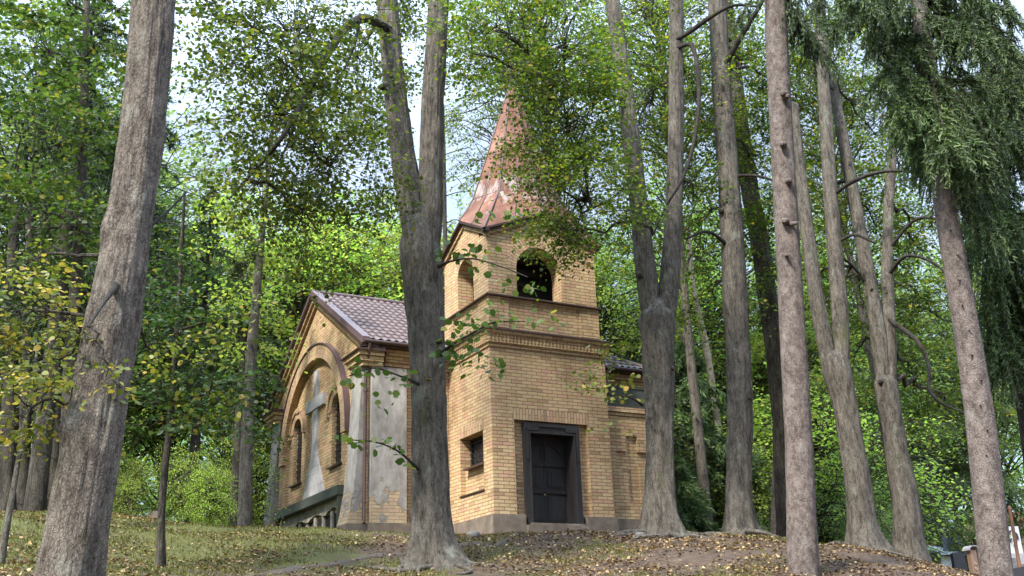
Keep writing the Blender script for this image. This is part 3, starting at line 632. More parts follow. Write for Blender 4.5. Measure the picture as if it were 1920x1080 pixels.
# ---- tiled roof (pressed metal tiles, real relief), hipped to the right
def roof():
    mb = MB(); rows = 14; per = .19; hip = GC - EY0
    for side in (-1, 1):
        Ld = math.hypot(GC-EY0, ZR-4.06); nrm = np.array([0, side*sl, 1.0]); nrm /= np.linalg.norm(nrm)
        xs = np.arange(EX0, EX1+.001, per/6); P = []
        for r in range(rows):
            for f, drop in ((0, .0), (.5, .012), (1, .028)):
                v = (r + f)/rows
                y = GC + side*(GC-EY0)*v; z = ZR - (ZR-4.06)*v; xmax = EX1 - (1-v)*hip; row = []
                for x in xs:
                    xx = min(x, xmax); wv = .018*math.sin(2*math.pi*xx/per) + drop
                    row.append((xx, y + nrm[1]*wv, z + nrm[2]*wv + .02))
                P.append(row)
            # the little riser between rows comes from the next row starting lower
        P = np.array(P); mb.grid(P if side == 1 else P[:, ::-1], True)
    # hip end
    ys = np.arange(EY0, EY1+.001, per/6); P = []
    for r in range(rows):
        for f, drop in ((0, 0), (.5, .012), (1, .028)):
            v = (r+f)/rows; x = EX1 - (1-v)*hip; z = ZR - (ZR-4.06)*v; row = []
            for y in ys:
                yy = min(max(y, GC - v*hip), GC + v*hip); wv = .018*math.sin(2*math.pi*yy/per) + drop; row.append((x + wv*.5, yy, z + wv + .02))
            P.append(row)
    mb.grid(np.array(P)); rf = part(mb, 'roof', 'tile')
    # ridge and hip caps, verge flashing, soffit
    cp = MB(); xr = EX1-hip
    cp.tube([(EX0-.02, GC, ZR+.03), (xr, GC, ZR+.03)], .065, 10)
    for s in (-1, 1): cp.tube([(xr, GC, ZR+.03), (EX1, GC+s*hip, 4.09)], .055, 8)
    part(cp, 'ridge_cap', 'tile', rf)
    vg = MB()
    for s in (-1, 1): vg = MB(); rake(vg, fx(EX0), GC+s*(hip+.02), GC, 4.06, ZR, -.03, .16, .02, .075); rake(vg, fx(EX0), GC+s*(hip+.02), GC, 4.06, ZR, -.032, -.001, -.16, .019); part(vg, 'verge_flashing', 'purple', rf)
    sf = MB(); sf.box(EX0+.02, EY0+.02, 3.945, EX1-.02, NY0+.1, 3.985); sf.box(NX1-.1, NY0+.101, 3.945, EX1-.02, EY1-.02, 3.985); sf.box(EX0+.02, NY1-.1, 3.945, NX1-.101, EY1-.02, 3.985)
    part(sf, 'soffit', 'flash', rf)
    gt = MB(); gt.tube([(EX0, EY0-.045, 4.02), (EX1, EY0-.045, 4.02)], .05, 10); part(gt, 'gutter', 'flash'); gt = MB(); gt.tube([(EX1+.045, EY0, 4.02), (EX1+.045, EY1, 4.02)], .05, 10); part(gt, 'gutter', 'flash')
roof()
dp = MB(); dp.tube([(-2.13, 1.78, 3.98), (-2.13, 1.80, 3.86), (-2.12, 1.93, 3.66), (-2.12, 2.03, 3.56), (-2.12, 2.04, 3.3), (-2.12, 2.04, 1.5), (-2.13, 2.03, .1), (-2.14, 1.99, -.02)], .042, 12)
for z in (2.9, 1.6, .4): dp.tube([(-2.12, 2.04, z), (-2.12, 2.04, z+.05)], .052, 12)
part(dp, 'downpipe', 'rust')
# ------------------------------------------------------------------ tree tools
def nrm(a): return a/(np.linalg.norm(a, axis=-1, keepdims=True) + 1e-9)
def vnoise(p): return noise.noise(Vector(p))
class TM:
    """trunk mesh: tubes with bark relief, root flare and burls"""
    def __init__(s): s.mb = MB()
    def limb(s, P, rad, seg=20, flare=0., rough=.06, seed=0., step=.14, burls=(), cap=True, fiss=.9):
        P = np.asarray(P, float); rad = np.asarray(rad, float)
        ln = np.linalg.norm(np.diff(P, axis=0), axis=1).sum(); n = max(2, int(ln/step/(len(P)-1)))
        Q = catmull(np.c_[P, rad], n); P, rad = Q[:, :3], Q[:, 3]; m = len(P); rings = []; acc = 0
        prev = np.array([1.0, .2, 0])
        for i in range(m):
            d = P[min(i+1, m-1)] - P[max(i-1, 0)]; d /= np.linalg.norm(d)
            a = prev - d*(prev @ d); a /= np.linalg.norm(a); prev = a; b = np.cross(d, a)
            if i: acc += np.linalg.norm(P[i]-P[i-1])
            ring = []
            for k in range(seg):
                t = 2*math.pi*k/seg; c, sn = math.cos(t), math.sin(t); r = rad[i]
                r *= 1 + rough*fiss*(1 - 2.2*abs(vnoise((c*7+seed, sn*7, acc*1.1+9)))) + rough*(1.3*vnoise((c*1.8+seed, sn*1.8, acc*.8)) + .8*vnoise((c*5+seed, sn*5, acc*1.7+3)) + .45*vnoise((c*11, sn*11+seed, acc*4)))
                if flare:
                    f = math.exp(-max(acc-.25, 0)/.30) if acc > .25 else 1.0
                    r *= 1 + flare*f*(.55 + .45*math.cos(t*3+seed*5) + .25*math.cos(t*5+seed*2)) 
                    if acc < .25: r *= 1 + flare*.5*(.25-acc)/.25
                for (ba, bt, br, bh) in burls:       # along, angle, size, height
                    dd = ((acc-ba)/br)**2 + ((math.remainder(t-bt, 2*math.pi))*rad[i]/br)**2
                    if dd < 6: r += bh*math.exp(-dd*1.4)
                ring.append(P[i] + r*(c*a + sn*b))
            rings.append(ring)
        s.mb.grid(rings, True, True)
        if cap:
            c0 = P[-1]; r0 = rad[-1]; dd = nrm(P[-1]-P[-2]); last = np.array(rings[-1]); dome = [last] + [c0 + dd*r0*u + (last-c0)*f for u, f in ((.35, .93), (.65, .75), (.9, .45))]
            s.mb.grid(dome, True, True); s.mb.face(dome[-1])
        return P, rad
def pxpath(pts):
    """photo column/row, distance, width in photo pixels -> points and radii in metres"""
    P = [PH(a, b, h) for a, b, h, w in pts]; return np.array(P), np.array([w/2/F*depth(p) for p, (_, _, _, w) in zip(P, pts)])
def sprays(O, D, Ls, nl, size, tilt=.55, droop=.25, rng=RNG):
    """leafy twigs: K origins, directions, lengths -> leaf positions/axes/normals/sizes and twig polylines"""
    K = len(O); D = nrm(D); side = nrm(np.cross(D, [0, 0, 1.0]) + 1e-6)
    t = (np.arange(nl)[None] + rng.uniform(.2, .8, (K, nl)))/nl*.95 + .05
    alt = np.where(np.arange(nl)[None] % 2 == 0, 1., -1.)*np.ones((K, 1))
    ctr = O[:, None] + D[:, None]*(t*Ls[:, None])[..., None]; ctr[..., 2] -= droop*Ls[:, None]*t**2
    ax = nrm(D[:, None]*.6 + side[:, None]*alt[..., None]*.9 + rng.normal(0, .28, (K, nl, 3))); ax[..., 2] -= .25; ax = nrm(ax)
    lat = rng.uniform(.0, .30, (K, nl))*(1.15 - t)*Ls[:, None]
    pos = ctr + side[:, None]*(alt*lat)[..., None] + rng.normal(0, .015, (K, nl, 3))
    nn = np.array([0, 0, 1.0]) + rng.normal(0, tilt, (K, nl, 3)); sz = size*rng.uniform(.5, 1.35, (K, nl))
    tw = np.stack([O, O + D*Ls[:, None]*.5 + [0, 0, -1]*(droop*.25*Ls)[:, None], O + D*Ls[:, None]*.98 + [0, 0, -1]*(droop*Ls)[:, None]], 1)
    return pos.reshape(-1, 3), ax.reshape(-1, 3), nn.reshape(-1, 3), sz.ravel(), tw
T6 = np.array([(0, 0, 0), (.22, .34, .05), (.62, .36, .06), (1, 0, -.04), (.62, -.36, .06), (.22, -.34, .05)])
T4 = np.array([(0, 0, 0), (.45, .40, .06), (1, 0, 0), (.45, -.40, .06)])
TN = np.array([(0, .5, 0), (1, .22, 0), (1, -.22, 0), (0, -.5, 0)])
def leafmesh(name, pos, ax, nn, sz, tpl=T6, width=1.0):
    ax = nrm(ax); b = nrm(np.cross(nn, ax)); c = np.cross(ax, b); t = tpl
    V = pos[:, None] + sz[:, None, None]*(ax[:, None]*t[None, :, :1] + b[:, None]*t[None, :, 1:2]*width + c[:, None]*t[None, :, 2:])
    return np_mesh(name, V.reshape(-1, 3), len(t))
def tubes(paths, rads, seg=3):
    """many thin twigs at once: paths (K,m,3), rads (K,m)"""
    K, m = paths.shape[:2]; d = nrm(np.gradient(paths, axis=1)); a = nrm(np.cross(d, [.3, .2, .9])); b = np.cross(d, a)
    an = np.arange(seg)*2*math.pi/seg; ring = paths[:, :, None] + rads[..., None, None]*(a[:, :, None]*np.cos(an)[None, None, :, None] + b[:, :, None]*np.sin(an)[None, None, :, None])
    q = []
    for k in range(seg):
        k2 = (k+1) % seg; q.append(np.stack([ring[:, :-1, k], ring[:, :-1, k2], ring[:, 1:, k2], ring[:, 1:, k]], 2))
    return np.concatenate([x.reshape(-1, 3) for x in q])
def bez(A, B, sag, n=6, wob=.0, rng=RNG):
    t = np.linspace(0, 1, n)[:, None]; p = A*(1-t) + B*t; p[:, 2:] += 4*t*(1-t)*sag
    if wob: p[1:-1] += rng.normal(0, wob, (n-2, 3))
    return p
def crown(blobs, axis, leaf=.08, nl=9, L=(.4, .8), tilt=.55, hubs_per=1.0, seed=0, twig_r=.0045, droop=.25, spread=.7, dens=1.0):
    """blobs: (px,py,H,rx_px,ry_px,rH_m,n_sprays). Returns leaf arrays and twig quads. axis: (n,3) points of the trunk"""
    rng = np.random.default_rng(seed + 100); LP, TQ = [], []
    for (px, py, H, rx, ry, rh, ns) in blobs:
        ns = int(ns*dens); c = PH(px, py, H); dd = depth(c)/F; r3 = np.array([rx*dd, rh, ry*dd])
        nh = max(2, int(ns/7*hubs_per)); u = nrm(rng.normal(0, 1, (nh, 3)))*rng.uniform(.15, 1, (nh, 1))**.45
        hub = c + (u[:, :1]*r3[0])*RT + (u[:, 1:2]*r3[1])*FH + (u[:, 2:]*r3[2])*np.array([0, 0, 1.0])
        # limb from the trunk to the blob
        low = axis[axis[:, 2] < c[2] + .5] if (axis[:, 2] < c[2] + .5).any() else axis
        at = low[np.argmin(np.linalg.norm(low - c, axis=1) - .0*low[:, 2])]
        dist = np.linalg.norm(c-at); main = bez(at, c, .12*dist, 9, .03*dist, rng); mr = np.linspace(.012 + .014*dist, .010, 9)
        TQ.append(tubes(main[None], mr[None], 6))
        for h in hub:
            s = main[rng.integers(4, 9)]; p = bez(s, h, .08*np.linalg.norm(h-s), 5, .04, rng)
            TQ.append(tubes(p[None], np.linspace(.008, .004, 5)[None], 4))
        idx = rng.integers(0, nh, ns); O = hub[idx] + rng.normal(0, .10, (ns, 3))
        out = nrm(hub[idx] - c)*[1, 1, .4] + rng.normal(0, spread, (ns, 3))*[1, 1, .35]
        Ls = rng.uniform(*L, ns); pos, ax, nn, sz, tw = sprays(O, out, Ls, nl, leaf, tilt, droop, rng)
        LP.append((pos, ax, nn, sz)); TQ.append(tubes(tw, np.tile([twig_r, twig_r*.7, twig_r*.3], (ns, 1)), 3))
    return [np.concatenate(x) for x in zip(*LP)], np.concatenate(TQ)
TREES = []
MT['dusk_leaf'] = m_leaf('hornbeam_leaf', [(0, G(.03,.058,.014)), (.6, G(.060,.10,.022)), (.9, G(.10,.14,.025)), (1, G(.26,.21,.04))], (1.7, 1.9, 1.0), .4)
MT['bark_limb'] = m_bark('limb_bark', (.016, .014, .012), (.055, .048, .040), (.10, .105, .085), .62, vs=.3, sc=26, bd=.015)
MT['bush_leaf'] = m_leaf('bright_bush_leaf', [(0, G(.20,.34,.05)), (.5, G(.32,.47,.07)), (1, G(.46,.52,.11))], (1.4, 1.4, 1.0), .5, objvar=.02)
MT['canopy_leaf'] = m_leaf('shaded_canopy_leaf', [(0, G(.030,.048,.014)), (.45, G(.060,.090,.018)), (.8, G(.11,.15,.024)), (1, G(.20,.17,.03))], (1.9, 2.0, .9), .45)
def tree(name, label, cat, stems, limbs=(), blobs=(), bark='bark_lime', leafm='lime_leaf', group=None, flare=.7, seed=0, seg=24, rough=.07, burls=(), tpl=T6, step=.14, extra=None, **ck):
    st = [pxpath(p) for p in stems]; b = st[0][0][0]
    if flare is not None: b = np.array([b[0], b[1], gz(b[0], b[1])])
    root = empty(name, b, label, cat, group); tm = TM(); ax = []
    for i, (P, rr) in enumerate(st):
        if i == 0 and flare is not None:
            g = gz(P[0][0], P[0][1]); P = np.vstack([[P[0][0], P[0][1], min(g, P[0][2]) - .25], P]) if P[0][2] - g > -.2 else P; rr = np.r_[rr[0], rr] if len(P) > len(rr) else rr
        Q, _ = tm.limb(P, rr, seg, flare if i == 0 else 0, rough, seed + i*3.1, step, burls if i == 0 else ()); ax.append(Q)
    tr = tm.mb.build('trunk', MT[bark], root)
    for i, p in enumerate(limbs):
        P, rr = pxpath(p); lm = TM(); Q, _ = lm.limb(P, rr, 10, 0, .10, seed+i*1.7, .10); ax.append(Q); lm.mb.build('limb', MT['bark_limb'], root)
    if extra: extra(root, tr)
    if blobs:
        (pos, a, nn, sz), tq = crown(blobs, np.concatenate(ax), seed=int(seed*7+3), **ck)
        link('crown', leafmesh('crown', pos, a, nn, sz, tpl), MT[leafm], root); link('twigs', np_mesh('twigs', tq, 4), MT['bark_dark'], root)
    return root
def knots(root, tr, spots, mat='bark_dark', parent=None):
    """sawn branch stubs on a trunk: (px,py,H,width_px,toward_dx)"""
    for (px, py, H, w, dx) in spots:
        c = PH(px, py, H); r = w/2/F*depth(c)*.8; d = nrm(CAM - c)*.9 + RT*dx; d = nrm(d + np.array([0, 0, .12])); mb = MB()
        mb.tube([c - d*.12, c - d*.02, c + d*.012, c + d*.02], [r*1.3, r*1.0, r*.75, r*.45], 12); mb.build('branch_stub', MT[mat], root)
# ------------------------------------------------------------------ foreground trees
tree('lime_tree', 'thick leaning tree with scaly pale bark in the left foreground, cut by the bottom edge', 'tree',
     [[(116,1180,9.9,136), (129,1080,9.9,114), (160,900,9.9,104), (187,740,9.9,98), (212,600,9.9,94), (234,470,9.95,84), (256,330,10,80), (273,180,10,76), (288,0,10,74), (300,-160,10,70)]],
     limbs=[[(228,520,9.9,22), (200,560,9.4,8), (165,612,9.0,5)], [(262,440,10,10),(310,400,10.4,5),(350,360,10.7,3)]],
     blobs=[(50,590,9.6,100,60,.8,64), (110,690,10.6,110,50,.6,44), (50,760,9.6,80,60,.7,38), (40,500,10,80,40,.8,34), (170,600,11,90,50,.4,20), (200,680,9.0,60,30,.3,6), (290,660,10.8,50,50,.4,12)],
     bark='bark_old', leafm='yellow_leaf', seed=1.3, flare=.45, seg=130, rough=.06, step=.045, burls=((2.05, 3.3, .15, .06), (4.2, 2.9, .18, .035), (5.4, .3, .14, .04)), leaf=.062, nl=12, L=(.3, .6), tilt=.6)
def ex2(root, tr):
    knots(root, tr, [(713,163,16.6,15,-.7), (829,640,16.6,10,.6)])
tree('lime_tree', 'forked lime tree in the middle, its two stems rising from one bole before the chapel', 'tree',
     [[(818,1062,16.9,78), (812,1010,16.9,72), (807,900,16.9,67), (803,760,16.9,63), (800,640,16.9,64), (794,520,16.9,72), (789,460,16.9,74), (784,425,16.9,58)],
      [(795,520,16.95,50), (775,400,16.9,48), (757,300,16.9,45), (742,190,16.9,41), (733,90,16.9,38), (726,0,16.9,36), (718,-110,16.9,33)],
      [(792,510,16.9,46), (806,420,16.85,44), (809,300,16.8,42), (811,200,16.8,41), (817,100,16.8,39), (823,0,16.8,37), (830,-110,16.8,34)]],
     limbs=[[(735,60,16.9,20), (690,36,16.2,17), (655,46,15.6,16), (622,88,14.8,14), (592,145,14,13), (560,205,13.4,11), (520,270,13,8), (480,318,14,4.5), (430,372,13.6,3)],
            [(672,40,16.2,8), (668,75,15.8,5), (650,120,15.4,4), (628,160,15,3)], [(560,205,14.8,5),(548,250,14.5,4),(525,300,14.2,3)],
            [(824,665,16.6,10), (850,645,16.2,5), (880,628,16,4), (925,605,15.8,3), (985,603,15.6,2)], [(822,500,16.6,8), (845,490,16.3,4), (885,485,16,3), (940,500,15.7,2.5),(990,520,15.6,2)],
            [(785,720,16.6,7), (750,705,16.2,3.5), (700,690,16,3), (655,705,15.8,2)], [(785,880,16.6,7), (745,845,16.2,3.5), (700,828,16,3), (655,825,15.8,2)]],
     blobs=[(540,60,14.5,220,110,2.2,255), (400,30,13.5,100,60,1.4,68), (660,120,18.4,130,140,1.8,187), (520,200,14,140,120,1.8,204), (620,310,14.6,130,110,1.6,161), (480,330,13.8,90,70,1.2,76), (690,300,18.4,70,130,1.2,76),
            (780,60,18.4,90,90,1.2,93), (600,440,15,120,70,1.2,68), (480,90,13.2,110,100,1.5,85)],
     seed=2.1, flare=.85, seg=90, step=.07, burls=((1.1, 2.2, .14, .05),), leaf=.066, nl=11, L=(.35, .8), tilt=1.0, hubs_per=1.2, dens=1.7, twig_r=.0035, leafm='canopy_leaf', extra=ex2)
def leaf_shoots(root, runs, leaf, mat='near_leaf', seed=0):
    """sparse shoots of separate leaves along bare twigs (photo points)"""
    rng = np.random.default_rng(seed); A = []
    for pts, n, spread in runs:
        P = catmull([PH(*p) for p in pts], 12); k = rng.integers(3, len(P), n); c = P[k] + rng.normal(0, spread, (n, 3))*[1, .6, .55]
        A.append((c, rng.normal(0, 1, (n, 3))*[1, 1, .5] + [0, 0, -.35], rng.normal(0, .6, (n, 3)) + nrm(CAM-c)*.55 + [0, 0, .55], leaf*rng.uniform(.7, 1.2, n)))
    pos, a, nn, sz = [np.concatenate(x) for x in zip(*A)]
    link('leaves', leafmesh('leaves', pos, a, nn, sz, T6, 1.1), MT[mat], root)
lime2 = TREES and None
lime2 = [o for o in COL.objects if o.name.startswith('lime_tree')][-1]
leaf_shoots(lime2, [([(824,665,16.6), (850,645,16.2), (880,628,16), (925,605,15.8), (985,603,15.6), (1045,600,15.5)], 60, .12), ([(824,665,16.5), (860,672,16), (900,680,15.8), (940,690,15.6)], 60, .18),
    ([(824,600,16.5), (860,610,16), (890,600,15.8), (930,570,15.6)], 45, .14), ([(822,480,16.6), (845,475,16.3), (885,470,16), (920,480,15.7)], 44, .12), ([(860,500,16.3), (920,520,16), (990,545,15.6), (1035,540,15.5)], 26, .10),
    ([(785,720,16.6), (750,705,16.2), (700,690,16), (640,720,15.8)], 36, .11), ([(770,745,16.6), (730,745,16.2), (700,765,16)], 9, .10), ([(785,880,16.6), (745,845,16.2), (700,828,16), (640,828,15.8)], 34, .09), ([(880,415,16),(940,405,15.6),(1000,395,15.4)], 22, .1)], .125, 'near_leaf', 5)
tree('lime_tree', 'forked grey lime tree standing right in front of the annex corner', 'tree',
     [[(1242,1000,19.7,60), (1238,950,19.7,54), (1237,850,19.7,50), (1236,740,19.7,52), (1234,650,19.7,58), (1231,600,19.7,64), (1230,580,19.7,46)],
      [(1225,610,19.7,38), (1215,540,19.7,38), (1203,440,19.7,34), (1190,320,19.65,32), (1178,220,19.6,30), (1163,100,19.6,27), (1148,0,19.6,26), (1130,-110,19.6,24)],
      [(1243,610,19.7,34), (1254,540,19.7,36), (1262,430,19.7,31), (1266,300,19.7,28), (1268,150,19.7,26), (1268,0,19.7,25), (1268,-110,19.7,23)]],
     limbs=[[(1268,75,19.6,8), (1300,55,19.3,9), (1335,30,19,8), (1375,10,18.8,6), (1420,12,18.5,4)], [(1270,90,19.6,7), (1296,85,19.3,8), (1308,130,19.1,8), (1310,200,19,7), (1300,270,18.9,6), (1280,335,18.8,6), (1250,385,18.7,4), (1225,440,18.6,3)],
            [(1205,760,19.4,5), (1180,745,19,3), (1140,740,18.6,2)], [(1190,330,19.5,7), (1150,370,19,5), (1090,400,18.5,3.5)], [(1175,190,19.5,7), (1110,170,18.8,5), (1040,190,18.2,3.5)]],
     blobs=[(930,50,17,120,80,1.6,161), (1060,80,17.5,130,90,1.8,221), (1060,230,17.8,120,100,1.6,221), (1100,370,18,110,80,1.5,195), (1025,330,17.4,55,65,1,76), (1060,445,18,60,30,1,37), (1200,230,21.6,110,130,1.6,178), (1200,60,21.6,120,90,1.8,178),
            (1170,440,21.6,80,80,1.2,102), (885,100,16.8,50,70,0.8,42), (1300,180,21.6,70,140,1.2,110), (1150,680,18.4,40,28,0.8,11), (1040,150,17.2,80,60,1.2,93), (1300,380,21.6,60,90,1.2,59)],
     seed=3.4, flare=.6, seg=72, step=.08, leaf=.07, nl=10, L=(.4, .85), tilt=.8, hubs_per=1.5, dens=1.5, leafm='lime_leaf', extra=lambda r, t: knots(r, t, [(1203,372,19.5,10,-.2), (1196,515,19.5,16,-.6), (1262,690,19.5,12,.5)]))
lime3 = [o for o in COL.objects if o.name.startswith('lime_tree')][-1]
leaf_shoots(lime3, [([(1210,700,19.2), (1180,715,18.8), (1140,722,18.5), (1110,730,18.3)], 46, .14), ([(1205,760,19.4), (1170,745,19), (1130,752,18.6)], 24, .10), ([(1205,830,19.3), (1165,795,19), (1120,800,18.6), (1095,815,18.5)], 16, .08), ([(1200,660,19.2),(1160,650,18.9),(1100,655,18.6)], 26, .12)], .105, 'yellow_leaf', 9)
tree('lime_tree', 'straight grey lime trunk with bare roots, right of the forked one at the annex', 'tree',
     [[(1388,1002,21,56), (1386,940,21,48), (1387,840,21,45), (1386,700,21,44), (1378,560,21,43), (1371,420,21,40), (1362,280,21,37), (1352,140,21,34), (1343,0,21,31), (1334,-110,21,28)]],
     limbs=[[(1360,120,20.9,12), (1385,75,20.6,11), (1410,35,20.3,9), (1430,0,20,8), (1450,-60,19.8,6)], [(1375,470,21,9), (1330,435,20.6,6), (1285,448,20.3,4)], [(1370,330,21,7), (1420,330,20.6,5), (1470,345,20.4,4)]],
     blobs=[(1340,40,22.8,120,80,1.8,152), (1400,150,22.8,110,100,1.6,152), (1340,250,22.8,90,90,1.3,104), (1420,320,22.8,90,100,1.4,120), (1310,430,22.8,90,80,1.3,96), (1340,560,22.8,80,70,1.2,48), (1500,200,22.8,90,110,1.4,104), (1500,400,22.8,80,90,1.4,72)],
     seed=4.2, flare=.5, seg=60, hubs_per=1.3, dens=1.7, leafm='lime_leaf', leaf=.075, nl=10, L=(.45, .95), extra=lambda r, t: knots(r, t, [(1405,745,20.8,14,.5), (1350,395,20.8,12,-.5), (1395,640,20.8,8,0)]))
tree('lime_tree', 'dark slender lime trunk half hidden behind the pinkish spruce trunk', 'tree',
     [[(1480,1000,25,44), (1472,900,25,38), (1464,760,25,36), (1452,640,25,36), (1440,560,25,35), (1424,450,25,33), (1405,350,25,31), (1390,240,25,28), (1375,120,25,25), (1362,0,25,22)]],
     blobs=[(1440,420,24.5,80,80,1.8,80), (1420,240,24.5,100,100,2,90), (1440,560,24.5,60,60,1.3,34)], bark='bark_dark', leafm='dark_leaf', seed=5.5, leaf=.10, nl=9, L=(.5, 1), seg=28)
def ex5(root, tr):
    knots(root, tr, [(1467,175,14.7,14,-.3), (1478,180,14.7,12,.4), (1466,270,14.7,13,-.2), (1481,338,14.7,13,.2), (1471,414,14.7,14,-.1), (1494,418,14.7,9,.8), (1476,478,14.7,8,.1)], 'bark_spruce')
tree('spruce_tree', 'straight pinkish-brown spruce trunk with sawn branch stubs, cut by the bottom edge', 'tree',
     [[(1512,1180,15,66), (1506,1080,15,60), (1502,960,15,54), (1496,800,15,50), (1487,640,15,47), (1480,500,15,44), (1471,350,15,42), (1463,200,15,41), (1456,60,15,40), (1452,-100,15,38)]],
     bark='bark_spruce', seed=6.7, seg=48, rough=.035, step=.08, flare=.10, extra=ex5)
tree('lime_tree', 'forked lime tree with a swollen foot on the bank crest, third from the right edge', 'tree',
     [[(1626,1034,20,62), (1618,990,20,50), (1608,900,20,46), (1595,820,20,42), (1583,750,20,44), (1570,700,20,52), (1566,680,20,48)],
      [(1566,720,20,28), (1546,640,20,28), (1528,540,20,26), (1512,420,20,24), (1500,320,20,21), (1488,200,20,18)],
      [(1574,720,20,30), (1577,620,20,30), (1568,500,20,27), (1558,380,20,25), (1550,250,20,23), (1542,120,20,20), (1536,-20,20,18)]],
     limbs=[[(1555,370,20,8), (1600,340,19.7,7), (1655,322,19.5,6), (1740,322,19.2,4)], [(1562,460,20,7), (1600,440,19.8,6), (1640,455,19.6,5)]],
     blobs=[(1560,120,22.2,120,110,1.8,152), (1640,250,22.2,110,90,1.6,120), (1560,330,22.2,90,90,1.4,88), (1640,420,22.2,100,80,1.4,104), (1520,560,22.2,70,80,1.2,48), (1620,570,22.2,100,80,1.4,96), (1600,40,22.2,100,70,1.5,88)],
     seed=7.9, flare=.6, seg=60, hubs_per=1.3, dens=1.7, leafm='lime_leaf', leaf=.075, nl=10, L=(.5, 1.0))
tree('lime_tree', 'dark knotted lime tree with a black scar below its fork, near the right edge', 'tree',
     [[(1712,1062,20.5,60), (1704,1010,20.5,50), (1698,930,20.5,45), (1684,860,20.5,40), (1674,800,20.5,36), (1664,745,20.5,40), (1660,720,20.5,40)],
      [(1662,760,20.5,26), (1650,650,20.5,28), (1632,540,20.5,25), (1610,420,20.5,22), (1588,300,20.5,20), (1565,180,20.5,17), (1540,60,20.5,14)],
      [(1668,760,20.5,24), (1668,640,20.5,24), (1664,520,20.5,21), (1666,400,20.5,18), (1674,280,20.5,15), (1684,150,20.5,13)]],
     limbs=[[(1668,600,20.4,9), (1720,640,20,8), (1742,690,19.8,7), (1742,730,19.6,6), (1765,755,19.4,5), (1810,775,19.2,3)], [(1662,520,20.5,8), (1700,480,20,6), (1760,500,19.8,5), (1800,560,19.6,3)], [(1630,540,20.5,7), (1600,500,20.3,5), (1560,470,20,3)], [(1664,470,20.5,7), (1720,410,20,6), (1790,420,19.6,4)]],
     blobs=[(1730,470,22.4,100,80,1.6,120), (1770,600,22.4,100,80,1.6,120), (1720,720,22.4,80,60,1.2,64), (1600,680,22.4,60,60,1.2,32), (1700,180,22.4,100,120,1.8,120), (1790,780,22.4,80,70,1.2,56), (1690,340,22.4,80,80,1.4,72)],
     bark='bark_lime', leafm='lime_leaf', seed=8.8, flare=.6, seg=36, rough=.10, burls=((.9, 1.0, .15, .06), (3.2, 4.2, .14, .07)), hubs_per=1.3, dens=1.7, leaf=.075, nl=10, L=(.5, 1.0),
     extra=lambda r, t: knots(r, t, [(1657,748,20.35,18,-.6), (1650,715,20.3,14,-.5), (1697,945,20.35,12,-.6)]))
# ------------------------------------------------------------------ spruces
def bough_data(A, B, sag, rng, n_side=26, hang=.55, card=.10, cw=.020, dens=26, gap=.0):
    """one drooping spruce bough with hanging branchlets covered in needle sprigs"""
    main = bez(A, B, sag, 14, .0, rng); k = rng.uniform(.12, 1, n_side); idx = (k*13); i0 = np.floor(idx).astype(int).clip(0, 12); f = (idx-i0)[:, None]
    o = main[i0]*(1-f) + main[i0+1]*f; d = nrm(B-A); side = nrm(np.cross(d, [0, 0, 1.0])); sg = rng.choice([-1, 1], n_side)[:, None]
    ln = hang*rng.uniform(.5, 1.2, n_side)*(1.1 - .5*k); dirs = side*sg*rng.uniform(.2, .8, (n_side, 1)) + d*rng.uniform(.1, .7, (n_side, 1)) + rng.normal(0, .15, (n_side, 3))
    mid = o + nrm(dirs)*(ln*.45)[:, None] + [0, 0, -1]*(ln*.18)[:, None]; end = o + nrm(dirs)*(ln*.62)[:, None] + [0, 0, -1]*(ln*.78)[:, None]
    tw = np.stack([o, mid, end], 1); t = rng.uniform(.05, 1, (n_side, dens)); 
    a = (1-t)[..., None]**2*o[:, None] + 2*(t*(1-t))[..., None]*mid[:, None] + (t**2)[..., None]*end[:, None]
    along = nrm((mid-o)[:, None]*(1-t)[..., None] + (end-mid)[:, None]*t[..., None])
    ax = nrm(along*.9 + rng.normal(0, .5, a.shape)); nn = rng.normal(0, 1, a.shape); sz = card*rng.uniform(.6, 1.3, a.shape[:2])*(1.15 - .5*t)
    # needles on the bough itself
    tt = rng.uniform(.15, 1, dens*3); ii = np.floor(tt*13).astype(int).clip(0, 12); ff = (tt*13-ii)[:, None]; p2 = main[ii]*(1-ff) + main[ii+1]*ff; ax2 = nrm(d + rng.normal(0, .6, p2.shape)); 
    return (np.concatenate([a.reshape(-1, 3), p2]), np.concatenate([ax.reshape(-1, 3), ax2]), np.concatenate([nn.reshape(-1, 3), rng.normal(0, 1, p2.shape)]), np.concatenate([sz.ravel(), card*rng.uniform(.6, 1.2, len(p2))])), main, tw
def needles(root, boughs, mat, width=.22, tr=.004, name='foliage'):
    LP = [b[0] for b in boughs]; pos, ax, nn, sz = [np.concatenate(x) for x in zip(*LP)]
    link(name, leafmesh(name, pos, ax, nn, sz, TN, width), MT[mat], root)
    q = [tubes(b[1][None], np.linspace(.022, .006, 14)[None], 5) for b in boughs] + [tubes(b[2], np.tile([tr, tr*.8, tr*.4], (len(b[2]), 1)), 3) for b in boughs]
    link('boughs', np_mesh('boughs', np.concatenate(q), 4), MT['bark_dark'], root)
